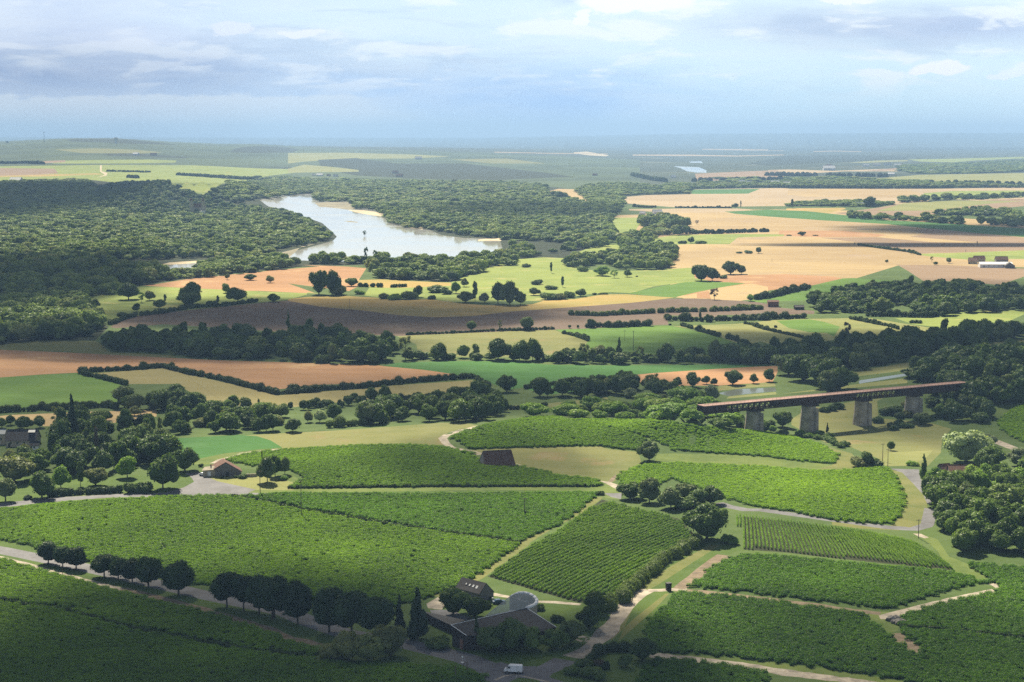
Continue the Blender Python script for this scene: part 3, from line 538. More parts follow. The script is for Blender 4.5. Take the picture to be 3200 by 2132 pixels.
for i, f in enumerate(FIELDS):
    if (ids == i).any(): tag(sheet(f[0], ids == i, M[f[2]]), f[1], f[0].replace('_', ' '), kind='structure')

# ------------------------------------------------------------------ foliage geometry
ICO = None
def ico():
    global ICO
    if ICO is None:
        import bmesh
        bm = bmesh.new(); bmesh.ops.create_icosphere(bm, subdivisions=2, radius=1)
        bm.verts.ensure_lookup_table(); ICO = (np.array([v.co for v in bm.verts]), np.array([[v.index for v in f.verts] for f in bm.faces])); bm.free()
    return ICO
def unit(n, r): 
    v = r.standard_normal((n, 3)); return v/np.linalg.norm(v, axis=1)[:, None]
def leaves(pos, nrm, size, r, tri=False):
    """leaf sprays: small bent quads facing roughly outwards"""
    n = len(pos); d = nrm*1.1+unit(n, r)*.9+np.array([0, 0, .35]); d /= np.linalg.norm(d, axis=1)[:, None]
    a = np.cross(d, unit(n, r)); a /= np.linalg.norm(a, axis=1)[:, None]+1e-9; b = np.cross(d, a)
    s = (size*(.6+.8*r.random(n)))[:, None]
    q = np.stack([pos-a*s-b*s*.6, pos+a*s-b*s*.5, pos+a*s*.8+b*s*.7, pos-a*s*.7+b*s*.6], 1).reshape(-1, 3)
    return q, np.arange(n*4).reshape(-1, 4)
def blobs(C_, rad, nl, size, seed, flat=1.0, core=.86, zmin=None):
    """lobes (centres, radii) -> lumpy cores and a coat of leaf sprays"""
    r = np.random.default_rng(seed); iv, jf = ico(); V = []; Fq = []; Ft = []; n = 0
    for c, q in zip(C_, rad):
        k = 1+.22*(r.random(len(iv))-.5)
        v = c+iv*k[:, None]*q*core*np.array([1, 1, flat]); V.append(v); Ft.append(jf+n); n += len(iv)
    area = rad**2; cnt = np.maximum(3, (nl*area/area.sum())).astype(int)
    pos = []; nr = []
    for c, q, k in zip(C_, rad, cnt):
        u = unit(k, r); u[:, 2] = np.where(u[:, 2] < -.5, -u[:, 2], u[:, 2])
        pos.append(c+u*(q*(.86+.24*r.random(k)))[:, None]*np.array([1, 1, flat])); nr.append(u)
    pos = np.concatenate(pos); nr = np.concatenate(nr); keep = np.ones(len(pos), bool)
    for c, q in zip(C_, rad):
        keep &= (((pos-c)/np.array([1, 1, flat]))**2).sum(1) > (q*.8)**2
    if zmin is not None: keep &= pos[:, 2] > zmin
    q4, f4 = leaves(pos[keep], nr[keep], size, r)
    return np.concatenate(V+[q4]), np.concatenate(Ft), f4+n
def crown_arrays(shape, seed, nl, size):
    r = np.random.default_rng(seed)
    if shape == 'broad':
        n = 17; u = unit(n, r); u[:, 2] = np.abs(u[:, 2])*1.25-.55
        C_ = u*np.array([.27, .27, .30])*(.75+.4*r.random((n, 1)))+np.array([0, 0, .54]); rad = .125+.085*r.random(n)
        C_[:, 2] -= .05; C_[:, :2] += r.normal(0, .035, 2); k_ = r.integers(0, n, 3); C_[k_, 2] += .07; rad[k_] *= .8; C_ = np.concatenate([C_, [[0, 0, .45]]]); rad = np.append(rad, .33)
    elif shape == 'tall':
        n = 16; z = np.linspace(.28, .93, n); w_ = .15*np.sin(np.clip((z-.12)/.95, 0, 1)*math.pi)**.6; th = r.random(n)*6.28
        C_ = np.stack([np.cos(th)*w_*.8, np.sin(th)*w_*.8, z], 1); rad = .07+w_*.45
    elif shape == 'conifer':
        n = 26; z = np.linspace(.1, .97, n); w_ = .2*(1.02-z)**.85*(1+.25*np.sin(z*40)); th = r.random(n)*6.28
        C_ = np.stack([np.cos(th)*w_*.75, np.sin(th)*w_*.75, z], 1); rad = .025+w_*.6
    elif shape == 'clipped':
        n = 16; u = unit(n, r)
        C_ = u*np.array([.18, .18, .22])*(.85+.3*r.random((n, 1)))+np.array([0, 0, .54]); rad = .17+.06*r.random(n); C_ = np.concatenate([C_, [[0, 0, .54]]]); rad = np.append(rad, .33)
    elif shape == 'bush':
        n = 12; u = unit(n, r); u[:, 2] = np.abs(u[:, 2])
        C_ = u*np.array([.42, .42, .34])*(.6+.5*r.random((n, 1)))+np.array([0, 0, .22]); rad = .24+.13*r.random(n)
    elif shape == 'sparse':
        n = 15; u = unit(n, r); C_ = u*np.array([.27, .27, .3])*(.8+.35*r.random((n, 1)))+np.array([0, 0, .62]); rad = .075+.055*r.random(n)
    elif shape == 'dome':       # a pair of stems under one wide crown, as woodland trees stand together
        n = 22; u = unit(n, r); u[:, 2] = np.abs(u[:, 2])*1.0-.15
        C_ = u*np.array([.40, .36, .30])*(.7+.4*r.random((n, 1)))+np.array([0, 0, .52]); rad = .13+.09*r.random(n)
        C_ = np.concatenate([C_, [[0, 0, .4]]]); rad = np.append(rad, .33)
    core = .6 if shape == 'sparse' else .86
    return blobs(C_, rad, nl, size, seed+7, core=core)
G = {'leaf': leaf_mat('leaf_mid', (.135, .215, .04), (.035, .075, .015), hue=(.17, .21, .06)),
     'leafdark': leaf_mat('leaf_dark', (.105, .17, .04), (.032, .064, .018), .3, hue=(.12, .155, .06)),
     'leafclip': leaf_mat('leaf_linden', (.035, .075, .018), (.012, .030, .010), .22),
     'leafbright': leaf_mat('leaf_bright', (.22, .36, .045), (.085, .17, .025), .4, hue=(.25, .32, .08)),
     'leafolive': leaf_mat('leaf_olive', (.21, .24, .075), (.08, .105, .035), .35),
     'leafsilver': leaf_mat('leaf_silver', (.30, .36, .22), (.13, .17, .10), .35),
     'leafwhite': leaf_mat('leaf_blossom', (.44, .52, .28), (.17, .24, .10), .3),
     'leafbrown': leaf_mat('leaf_russet', (.13, .095, .06), (.07, .055, .04), .25),
     'conifer': leaf_mat('leaf_conifer', (.032, .060, .026), (.010, .024, .012), .15),
     'forest': leaf_mat('leaf_forest', (.21, .29, .07), (.036, .074, .022), .3, 1.5, .05, hue=(.24, .26, .09), var2=.006),
     'hedge': leaf_mat('leaf_hedge', (.085, .135, .034), (.028, .052, .016), .25, .3, .3),
     'hedgelight': leaf_mat('leaf_scrub', (.17, .24, .055), (.05, .085, .02), .35, .3, .3),
     'vine': leaf_mat('vine_leaf', (.27, .46, .022), (.035, .095, .008), .4, .1, .45, var2=.02),
     'vine2': leaf_mat('vine_leaf_deep', (.19, .38, .02), (.025, .075, .007), .4, .1, .45, var2=.02),
     'vine3': leaf_mat('vine_leaf_sunny', (.33, .53, .025), (.06, .145, .010), .45, .1, .4, var2=.02)}
M['bark'] = plain('bark', (.07, .055, .04), .95, .3, 6.0, bump=.5)
def crown_mesh(shape, seed, matname, nl=1500, size=.026):
    V, T, Q = crown_arrays(shape, seed, nl, size); return mesh_np('crown', V, [T, Q], G[matname])
_trunk = {}
def trunk_mesh(shape):
    if shape in _trunk: return _trunk[shape]
    b = MB(); top = {'broad': .6, 'tall': .9, 'conifer': .95, 'clipped': .55, 'bush': .3, 'sparse': .7, 'dome': .45}[shape]; r0 = {'clipped': .028, 'bush': .03, 'dome': .04}.get(shape, .024)
    r = random.Random(3); p = Vector((0, 0, -.03)); rad = r0
    for k in range(4):
        q = Vector((r.uniform(-.012, .012), r.uniform(-.012, .012), -.03+(top+.03)*(k+1)/4)); b.tube(p, q, rad, rad*.78, 8); p = q; rad *= .78
    if shape != 'conifer':
        for k in range(6):
            z = top*(.4+.09*k); th = k*2.1; rr = .2 if shape != 'tall' else .08
            b.tube((0, 0, z), (math.cos(th)*rr*.8, math.sin(th)*rr*.8, z+.16), r0*.5, r0*.18, 6)
    o_ = b.build('trunk', M['bark']); me = o_.data; bpy.data.objects.remove(o_); _trunk[shape] = me; return me
_cm = {}
def tree(name, label, cat, xyz, h, wf, shape, leaf, group=None, seed=None):
    var = (seed if seed is not None else rng.integers(0, 99)) % (4 if shape in ('broad', 'dome') else 2)
    k = (shape, leaf, int(var))
    if k not in _cm:
        nl, size = {'broad': (1900, .024), 'tall': (1300, .02), 'conifer': (2300, .02), 'clipped': (2600, .022), 'bush': (1400, .045), 'sparse': (1100, .02), 'dome': (2200, .026)}[shape]
        _cm[k] = crown_mesh(shape, 31+int(var)*13+len(shape)*5, leaf, nl, size)
    e = empty(name, (xyz[0], xyz[1], xyz[2]-(.05 if shape in ('broad', 'dome') else .02)*h), rng.random()*6.28); e.scale = (h*wf*rng.uniform(.86, 1.16), h*wf*rng.uniform(.86, 1.16), h)
    tag(e, label, cat, group)
    obj('foliage' if shape == 'bush' else 'crown', _cm[k], e)
    if shape != 'bush': obj('trunk', trunk_mesh(shape), e)
    else: obj('stem', trunk_mesh('bush'), e)
    return e
KN = {'broad': 'broadleaf_tree', 'tall': 'slender_tree', 'conifer': 'conifer_tree', 'clipped': 'clipped_tree', 'bush': 'bush', 'sparse': 'open_crowned_tree', 'dome': 'wide_crowned_tree'}
def single(s, hpx, wf, shape, leaf, label):
    """tree with its foot at px position s ('region: x y'), hpx its height in that region's pixels"""
    r = int(s.split(':')[0]); g = W(s)[0]; k = RG[r][2]
    h = hpx*k*g[1]/F/math.cos(math.atan((CH-g[2])/g[1]))
    wf *= {'broad': 1.22, 'dome': 1.12, 'clipped': 1.25, 'sparse': 1.15}.get(shape, 1.0)
    return tree(KN[shape], label, 'bush' if shape == 'bush' else 'tree', g, h, wf, shape, leaf)
ORD = ['first', 'second', 'third', 'fourth', 'fifth', 'sixth', 'seventh', 'eighth', 'ninth', 'tenth', 'eleventh', 'twelfth', 'thirteenth', 'fourteenth', 'fifteenth', 'sixteenth', 'seventeenth', 'eighteenth', 'nineteenth', 'twentieth']
def ordi(i): return ORD[i] if i < 20 else ('%d%s' % (i+1, {1: 'st', 2: 'nd', 3: 'rd'}.get((i+1) % 10 if (i+1) % 100 not in (11, 12, 13) else 0, 'th')))
def pts_in(s, n=None, sp=8.0, jit=.45, seed=1):
    """jittered grid points (world metres) inside a px polygon draped on the ground"""
    r = np.random.default_rng(seed); p = dens(P(s) if isinstance(s, str) else list(s), 20); g = ground(p[:, 0], p[:, 1])[:, :2]
    lo, hi = g.min(0), g.max(0); xs = np.arange(lo[0], hi[0]+sp, sp); ys = np.arange(lo[1], hi[1]+sp, sp)
    X, Y = np.meshgrid(xs, ys); X[1::2] += sp/2; X = X.ravel(); Y = Y.ravel()
    X = X+(r.random(len(X))-.5)*sp*2*jit; Y = Y+(r.random(len(Y))-.5)*sp*2*jit
    k = inpoly(X, Y, g); X, Y = X[k], Y[k]
    return np.stack([X, Y, height(X, Y)], 1)
def wood(place, s, sp, h, kinds, desc='leafy tree', group=None, seed=1, wf=1.0, nmax=99):
    """a stand of individual trees; labels count them from the left as the eye meets them"""
    p = pts_in(s, sp=sp, seed=seed); r = np.random.default_rng(seed+50)
    if len(p) > nmax: p = p[r.choice(len(p), nmax, replace=False)]
    p = p[np.argsort(p[:, 0]/p[:, 1])]; ks = [kinds[i] for i in r.integers(0, len(kinds), len(p))]
    for i, (q, (shape, leaf)) in enumerate(zip(p, ks)):
        hh = h*(.72+.5*r.random())
        lab = '%s, %s from the left in the %s' % (desc if shape != 'bush' else desc.replace('tree', 'bush'), ordi(i), place)
        tree(KN[shape], lab, 'bush' if shape == 'bush' else 'tree', q, hh*(.6 if shape == 'bush' else 1), wf*(.85+.35*r.random()), shape, leaf, group or place)
# ---- instanced stuff (forests, vines)
def pick_group(protos, cname):
    c = bpy.data.collections.new(cname)
    for k, m_ in enumerate(protos):
        q = bpy.data.objects.new('%s_%02d' % (cname, k), m_); c.objects.link(q)
    ng = bpy.data.node_groups.new(cname, 'GeometryNodeTree')
    ng.interface.new_socket('Geometry', in_out='INPUT', socket_type='NodeSocketGeometry'); ng.interface.new_socket('Geometry', in_out='OUTPUT', socket_type='NodeSocketGeometry')
    n, l = ng.nodes, ng.links
    gi = n.new('NodeGroupInput'); go = n.new('NodeGroupOutput'); ip = n.new('GeometryNodeInstanceOnPoints'); ci = n.new('GeometryNodeCollectionInfo')
    ci.inputs['Collection'].default_value = c; ci.inputs['Separate Children'].default_value = True; ci.inputs['Reset Children'].default_value = True
    def at(nm, ty):
        a_ = n.new('GeometryNodeInputNamedAttribute'); a_.data_type = ty; a_.inputs['Name'].default_value = nm; return a_.outputs['Attribute']
    l.new(gi.outputs[0], ip.inputs['Points']); l.new(ci.outputs[0], ip.inputs['Instance']); ip.inputs['Pick Instance'].default_value = True
    l.new(at('pick', 'INT'), ip.inputs['Instance Index']); l.new(at('rot', 'FLOAT_VECTOR'), ip.inputs['Rotation']); l.new(at('size', 'FLOAT_VECTOR'), ip.inputs['Scale'])
    l.new(ip.outputs[0], go.inputs[0]); return ng, len(protos)
def scatter(name, label, cat, pts_, rot, size, ngp, seed=0):
    ng, npro = ngp; me = bpy.data.meshes.new(name); n = len(pts_); me.vertices.add(n); me.vertices.foreach_set('co', np.asarray(pts_, np.float32).ravel())
    r = np.random.default_rng(seed)
    a_ = me.attributes.new('rot', 'FLOAT_VECTOR', 'POINT'); a_.data.foreach_set('vector', np.asarray(rot, np.float32).ravel())
    a_ = me.attributes.new('size', 'FLOAT_VECTOR', 'POINT'); a_.data.foreach_set('vector', np.asarray(size, np.float32).ravel())
    a_ = me.attributes.new('pick', 'INT', 'POINT'); a_.data.foreach_set('value', r.integers(0, npro, n).astype(np.int32))
    o_ = obj(name, me); md = o_.modifiers.new('scatter', 'NODES'); md.node_group = ng
    return tag(o_, label, cat, kind='stuff')
def tree_proto(shape, seed, leaf, nl=420, size=.045):
    V, T, Q = crown_arrays(shape, seed, nl, size)
    return mesh_np('woodland_tree', V, [T, Q], G[leaf])
NG_FOREST = pick_group([tree_proto('broad', 3, 'forest'), tree_proto('dome', 9, 'forest', 520), tree_proto('broad', 21, 'forest'), tree_proto('dome', 44, 'forest', 520), tree_proto('broad', 61, 'leafdark')], 'woodland_crowns')
NG_DARK = pick_group([tree_proto('broad', 5, 'leafdark', 700, .036), tree_proto('dome', 19, 'leafdark', 700, .036), tree_proto('tall', 25, 'leaf', 500, .03), tree_proto('broad', 47, 'leafdark', 700, .036), tree_proto('dome', 77, 'leaf', 700, .036)], 'belt_crowns')
def forest(name, label, s, h=13.0, bands=None, ng=None, seed=3, dscale=1.0, wide=1.0):
    """trees of a wood that reads as one mass; spacing and size grow with distance"""
    r = np.random.default_rng(seed); allp = []; alls = []
    for lo, hi, sp in bands or ((0, 1500, 8.5), (1500, 2400, 11), (2400, 3600, 14), (3600, 5500, 19), (5500, 14000, 34)):
        p = pts_in(s, sp=sp*dscale, seed=seed) if True else None
        p = p[(p[:, 1] >= lo) & (p[:, 1] < hi)]
        if len(p):
            p = p[r.random(len(p)) > .06]; q = h*(.5+.75*r.random(len(p))**1.3); ww = np.maximum(q, sp*dscale*1.25)*(.85+.4*r.random(len(p)))*wide
            allp.append(p-np.array([0, 0, .6])); alls.append(np.stack([ww, ww, q], 1))
    p = np.concatenate(allp); rot = np.zeros((len(p), 3)); rot[:, 2] = r.random(len(p))*6.28
    scatter(name, label, 'wood', p, rot, np.concatenate(alls), ng or NG_FOREST, seed)
forest('wood', 'hazy dark wood over the low hill at upper left', '1: -600 430 0 410 650 385 700 440 740 600 900 640 1100 660 1400 660 1650 630 1800 600 1950 612 2100 637 2354 722; 2: 150 712 270 785 325 812 200 850 0 900; 5: 2354 0 2100 60 1990 100 1800 125 1500 130 1300 140 1100 150 900 150 700 160 0 170 -600 180', 13)
forest('wood', 'dark wooded hump at upper left', '1: 720 600 740 450 900 412 1100 412 1250 430 1380 470 1520 520 1650 555 1800 600 1650 640 1400 670 1100 670 900 650', 13, ng=NG_DARK, seed=4)
forest('wood', 'shaded wood filling the left edge', '5: -600 190 0 180 500 180 850 190 900 230 960 260 1020 300 960 330 850 400 660 420 640 480 640 540 760 600 700 700 540 735 250 740 0 772 -600 790', 14)
forest('wood', 'tree clump at the left end of the side arm', '5: 880 240 960 215 1150 205 1175 260 1290 290 1200 312 1050 332 960 325', 15, seed=5)
forest('wood', 'tree belt between the side arm and the orange field', '5: 1180 260 1290 290 1450 285 1640 262 1900 235 2200 200 2200 190 1990 130 1800 120 1620 150 1500 200 1430 245 1200 260', 11)
forest('wood', 'broad wooded island right of the river', '2: 500 600 630 602 700 640 735 700 900 738 990 745 1250 785 1310 795 1470 812 1560 820 1900 838 2354 870; 7: 270 135 500 95 700 60 900 40 960 -20 900 -150; 3: 700 850 770 780 700 690 400 680; 2: 2260 560 2080 540 1900 490 1500 490 1000 470 520 470 450 520', 13)
forest('wood', 'hazy wood on the far bank beyond the river', '2: -500 370 0 375 600 395 1500 405 1900 430 1900 480 1500 480 1000 460 520 460 500 545 195 542 210 482 0 498; 1: 1900 525 1760 560 1520 500 1620 450 1800 400 1950 390', 12)
forest('wood', 'leafy wood on the near river bank', '6: 100 215 300 222 700 225 720 250 850 360 1300 380 1480 388 1780 300 1820 250 2080 235 2100 175 2354 150; 7: 260 150 0 60; 6: 2000 160 1700 185 1500 200 1300 205 800 205 540 200 300 190', 13)
forest('wood', 'far tree belt left of the pink stubble', '3: 330 610 500 560 850 560 1160 595 1440 600 1440 645 1000 655 760 668 760 750 650 800 500 760 430 700 330 640', 12)
forest('wood', 'round wood standing by the golden plain', '3: 950 960 960 935 1300 930 1400 965 1400 995 1150 1000 990 985', 19, seed=8)
forest('wood', 'tree belt left of the golden plain', '3: 720 1120 900 1060 1040 1040 1300 1030 1500 1035 1400 1050 1100 1060 1030 1110 1060 1170 1230 1190 1310 1240 1290 1255; 7: 1480 200 1450 265 1250 280 950 270 860 210 560 270 490 240 490 225 650 190 860 180 1010 150 1000 60 960 20', 14, seed=6)
forest('wood', 'distant tree line behind the apricot field', '3: 1180 560 2354 560; 4: 0 500 940 510 1500 520 2354 545 2354 552 1500 550 200 548 0 548; 3: 2354 585 1440 600 1180 590', 12)
forest('wood', 'distant woods along the far right plain', '4: 1200 350 1900 330 2354 300 2354 405 1900 420 1390 425 1200 395', 12)
forest('wood', 'distant belt right of the far river bend', '3: 1600 500 2354 500 2354 530 1500 545; 4: 0 470 700 460 940 480 1500 500 1500 515 0 500', 11)
forest('wood', 'grey-green belt left of the pink stubble farm', '4: 190 730 300 720 880 728 1010 725 1200 700 1000 690 500 690 190 705', 10)
forest('wood', 'square tree belt between the right fields', '4: 1215 690 1460 680 1460 670 1215 672; 4: 1215 680', 16, seed=12)
forest('wood', 'tree belt on the far right field edge', '4: 1520 668 1700 662 2030 658 2354 636 2354 630 2000 645 1700 652 1520 660', 15, seed=13)
forest('wood', 'long tree belt along the blue-green strip', '4: 740 835 1080 850 1380 862 1600 880 1780 888 1780 870 1600 860 1380 845 1080 835 760 820', 15, seed=14)
forest('wood', 'belt of trees around the white roofed shed', '4: 1530 800 1660 780 2000 765 2230 775 2354 830 2354 840 2200 830 2100 815 1660 810', 13, seed=15)
forest('wood', 'tree belt at the far right edge', '4: 1930 890 2100 898 2300 915 2354 918 2354 880 2240 880 2100 885', 14, seed=16)
forest('wood', 'large dark wood at the right behind the hay fields', '8: 640 480 760 470 860 440 1100 410 1500 400 1900 400 2150 430 2354 420 2700 400 2700 600 2354 580 1760 605 1740 625 1500 630 1460 590 1440 540 1200 540 1220 600 1000 600 640 600', 12, ng=NG_DARK, seed=21)
forest('wood', 'shaded slope forest at the right beyond the viaduct', '8: 1380 1175 1460 1090 1700 1010 2000 960 2354 930 2900 900; 13: 1900 200 1447 275 1300 330 1170 430 1000 420 780 395 740 330 740 200 880 120 600 115', 12, ng=NG_DARK, seed=22)
forest('wood', 'long dark belt of trees between orange and plum fields', '6: 0 1118 400 1135 850 1145 960 1110 980 1050 900 970 500 930 200 900 0 880; 5: 2354 820 2000 770 1600 750 1300 740 1000 735 780 740 780 790 850 815 1260 830 1400 868 2000 885 2354 895', 13, ng=NG_DARK, seed=23)
forest('wood', 'dark tree belt behind the smooth green field', '6: 960 1105 1500 1108 2100 1110 2354 1125; 7: 400 1142 900 1148 1600 1142 2354 1130 2354 1060 2000 1075 1500 1100 1100 1090 700 1080 300 1095 0 1100; 6: 2000 1085 1500 1085 960 1095', 9, ng=NG_DARK, seed=24)
forest('wood', 'broad dark belt of trees along the canal', '8: -60 970 200 985 400 965 500 960 800 950 1100 880 1500 840 1900 780 2354 730 2700 700 2700 790 2354 800 2200 820 1900 885 1500 965 1300 1010 1050 1060 900 1075 600 1010 340 1020 200 1020 -60 1010', 13, ng=NG_DARK, seed=25)
# ------------------------------------------------------------------ vines
def vine_arrays(seed, L=4.0, h=1.1, wd=1.05, n=300, sz=.125):
    r = np.random.default_rng(seed); m_ = 7; C_ = np.stack([np.linspace(-L/2, L/2, m_), (r.random(m_)-.5)*.25, np.full(m_, .48)], 1); C_[:, 2] *= (.88+.24*r.random(m_))
    rad = np.full(m_, .42)*(.85+.3*r.random(m_)); iv, jf = ico(); V = []; T = []; k = 0
    for c, q in zip(C_, rad):
        v = iv*(1+.3*(r.random(len(iv))-.5))[:, None]*q*np.array([1.2, wd, 1.15*h/1.35])*.82+c; v[:, 2] = np.maximum(v[:, 2], -.05); V.append(v); T.append(jf+k); k += len(iv)
    pos = np.stack([(r.random(n)-.5)*L*1.04, (r.random(n)-.5)*wd*1.5, .3+r.random(n)**.7*(h-.2)], 1); nr = pos*np.array([0, 1.5, 1.0]); nr /= np.linalg.norm(nr, axis=1)[:, None]+1e-6
    q4, f4 = leaves(pos, nr, sz, r); return np.concatenate(V+[q4]), np.concatenate(T), f4+k
def vine_group(leaf, nm): return pick_group([mesh_np('vine', *(lambda a_: (a_[0], [a_[1], a_[2]]))(vine_arrays(s_)), G[leaf]) for s_ in (1, 2, 3, 4)], nm)
NGV = [vine_group('vine', 'vine_bushes'), vine_group('vine2', 'deep_vine_bushes'), vine_group('vine3', 'sunny_vine_bushes')]
for iv_, (lab, poly, leaf, ang, rows, sp) in enumerate(VINES):
    gp = ground(*dens(list(map(tuple, poly)), 24).T)[:, :2]
    if rows is None:
        r = np.random.default_rng(iv_); c, s_ = math.cos(ang), math.sin(ang); rot = np.array([[c, s_], [-s_, c]]); q = gp@rot.T
        xs = np.arange(q[:, 0].min(), q[:, 0].max(), 3.1); ys = np.arange(q[:, 1].min(), q[:, 1].max(), sp); X, Y = np.meshgrid(xs, ys); X = (X+(r.random(X.shape)-.5)*2.2).ravel(); Y = (Y+(r.random(Y.shape)-.5)*.55).ravel()
        w_ = np.stack([X, Y], 1)@rot; k = inpoly(w_[:, 0], w_[:, 1], gp) & (r.random(len(w_)) > .012) & (w_[:, 1] > 400); w_ = w_[k]
        z = height(w_[:, 0], w_[:, 1]); n = len(w_); rt = np.zeros((n, 3)); rt[:, 2] = r.random(n)*6.283
        hs = .92+.16*r.random(n); sz = np.stack([np.full(n, 1.0), .95+.3*r.random(n), hs], 1)
        scatter('vines', 'leafy vines of the '+lab, 'vines', np.stack([w_[:, 0], w_[:, 1], z], 1), rt, sz, NGV[leaf], iv_)
    else:
        curve = rows[0] == 'curve'; lines = []; segs = [vine_arrays(100+k, 4.0, 1.2, .46 if curve else .66, 230, .075 if curve else .11) for k in range(5)]
        if curve:        # the rows fan out a little as they come down the slope
            for k in range(-5, 54):
                xt = 245+29*k; xb = 252+36.5*k; yt = np.interp(xt, [100, 245, 600, 1000, 1400, 1850], [96, 102, 142, 195, 250, 350]); yb = np.interp(xb, [60, 250, 640, 1000, 1500, 2200], [400, 405, 432, 475, 527, 607])
                f_ = np.linspace(0, 1 if k >= 0 else .2+.04*(k+5), 40); bl = np.sin(f_*math.pi)*.06*abs(xb-xt)
                q = ground(2240+(xt+(xb-xt)*f_+bl)*.33984, 1580+(yt+(yb-yt)*f_)*.33984)[:, :2]
                cl = np.concatenate([[0], np.cumsum(np.hypot(*np.diff(q, axis=0).T))]); tt = np.arange(0, cl[-1], 1.0); lines.append(np.stack([np.interp(tt, cl, q[:, 0]), np.interp(tt, cl, q[:, 1])], 1))
        else:
            d = np.array([.52, 1.0]); d = d/np.linalg.norm(d); nrm = np.array([d[1], -d[0]])
            o0 = gp.mean(0); q = (gp-o0)@nrm; tq = (gp-o0)@d; L0, L1 = tq.min()-8, tq.max()+8
            for off in np.arange(q.min()-12, q.max()+2, rows[1]):
                tt = np.arange(L0, L1, 1.0); bend = .0011*(tt+40)**2
                pt_ = o0+nrm*off+d*tt[:, None]+nrm*bend[:, None]; ins = inpoly(pt_[:, 0], pt_[:, 1], gp)
                if ins.sum() >= 9: lines.append(pt_[ins])
        lines.sort(key=lambda a_: (a_[:, 0]/a_[:, 1]*F).mean())
        rj = np.random.default_rng(4)
        for i, ln in enumerate(lines):
            jump = np.where(np.hypot(*np.diff(ln, axis=0).T) > 2.5)[0]
            if len(jump): ln = max(np.split(ln, jump+1), key=len)
            if len(ln) < 17: continue
            V = []; T = []; Q = []; k = 0; b0 = np.array([ln[0, 0], ln[0, 1], float(height(ln[0, 0], ln[0, 1]))])
            for j in range(0, len(ln)-4, 4):
                p_, e_ = ln[j], ln[j+4]; u = (e_-p_)/np.linalg.norm(e_-p_); c_ = (p_+e_)/2+rj.normal(0, .05, 2)
                v, t_, f_ = segs[rj.integers(0, 5)]; k2 = .85+.3*rj.random()
                vx = np.stack([c_[0]+v[:, 0]*u[0]-v[:, 1]*u[1], c_[1]+v[:, 0]*u[1]+v[:, 1]*u[0]], 1)
                vz = v[:, 2]*k2+height(vx[:, 0], vx[:, 1]); V.append(np.column_stack([vx, vz])-b0); T.append(t_+k); Q.append(f_+k); k += len(v)
            if not V: continue
            me = mesh_np('vine_row', np.concatenate(V), [np.concatenate(T), np.concatenate(Q)], G['vine' if not curve else 'vine3'])
            o_ = obj('vine_row', me); o_.location = b0
            tag(o_, '%s vine row from the left in the %s' % (ordi(i), lab.replace('row vineyard', 'striped vineyard')), 'vine row', 'vine rows in the '+lab)
print('TIMING vines done')
# ------------------------------------------------------------------ hedges
def hedge(label, s, h, wd, leaf='hedge', name='hedge', gap=0.0, seed=1, lump=.35, cat='hedge'):
    p = dens(P(s), 30, False); g = ground(p[:, 0], p[:, 1]); r = np.random.default_rng(seed)
    d = np.diff(g[:, :2], axis=0); L = np.hypot(d[:, 0], d[:, 1]); cl = np.concatenate([[0], np.cumsum(L)]); st = max(wd*.62, cl[-1]/420)
    q = np.arange(0, cl[-1], st); X = np.interp(q, cl, g[:, 0])+r.normal(0, wd*.13, len(q)); Y = np.interp(q, cl, g[:, 1])+r.normal(0, wd*.13, len(q))
    keep = r.random(len(q)) >= gap; X, Y = X[keep], Y[keep]; hh = h*(1-lump+2*lump*r.random(len(X)))*(1+lump*(r.random(len(X)) > .88))
    Z = height(X, Y); rad = np.maximum(hh*.55, st*.62); C_ = np.stack([X, Y, Z+hh*.45], 1); b0 = np.array([X[0], Y[0], Z[0]])
    px1 = g[:, 1].mean()/F*3.1; n = int(min(16000, max(300, cl[-1]*(h+wd)*2.2/max(.18, px1*.5)**1.4)))
    V, T, Q = blobs(C_-b0, np.full(len(C_), 1.0)*rad, n, max(.16, px1*.42), seed, flat=1.0)
    o_ = obj(name, mesh_np(name, V, [T, Q], G[leaf])); o_.location = b0
    return tag(o_, label, cat, 'hedges between the fields' if cat == 'hedge' else None)
hedge('dark hedge round the top and right of the beige field', '5: 590 972 650 972 970 957 1070 948 1200 938 1400 990 1500 1005 1700 1050 1830 1085 2040 1138 2354 1115; 6: 0 1400 700 1362 950 1330 1400 1290 1720 1270', 3.0, 2.6, seed=2)
hedge('short hedge falling from the corner of the beige field', '6: 1730 1275 1780 1320 1850 1385', 2.6, 2.6, 'hedge', seed=3)
hedge('ragged hedge on the left edge of the beige field', '5: 585 978 640 1000 715 1015 780 1030 860 1050 930 1070', 2.6, 2.0, gap=.2, seed=4)
hedge('bushy hedge in front of the bright green crop', '9: 0 262 100 255 300 250 380 230 450 245 750 225 1000 210 1070 230', 3.5, 3, seed=5)
hedge('long low hedge in front of the beige field', '10: 1400 160 1600 150 2000 118 2354 90; 11: 0 95 200 80 350 78', 3.2, 3.2, seed=6)
hedge('dark bank hedge along the foot of the ploughed field', '6: 1090 875 1280 868 1500 860 1900 840 2260 828; 7: 0 838 200 830 400 822', 1.8, 2.4, seed=7)
hedge('lumpy hedge above the bright green meadow', '7: 700 808 760 800 900 805 1050 800 1120 795 1270 790', 4.2, 3.4, seed=8)
hedge('short hedge on the left side of the bright green meadow', '7: 470 862 560 880 640 905 705 932', 2.4, 2.6, seed=9)
hedge('dark hedge at the top right of the bright green meadow', '7: 1560 790 1600 800 1660 818', 2.4, 2.4, seed=10)
hedge('dark hedge on the right side of the bright green meadow', '7: 1690 830 1780 855 1910 892', 2.8, 3, seed=11)
hedge('short dark hedge above the rightmost poplar row', '7: 1970 905 2030 918 2080 935', 2.6, 2.6, seed=12)
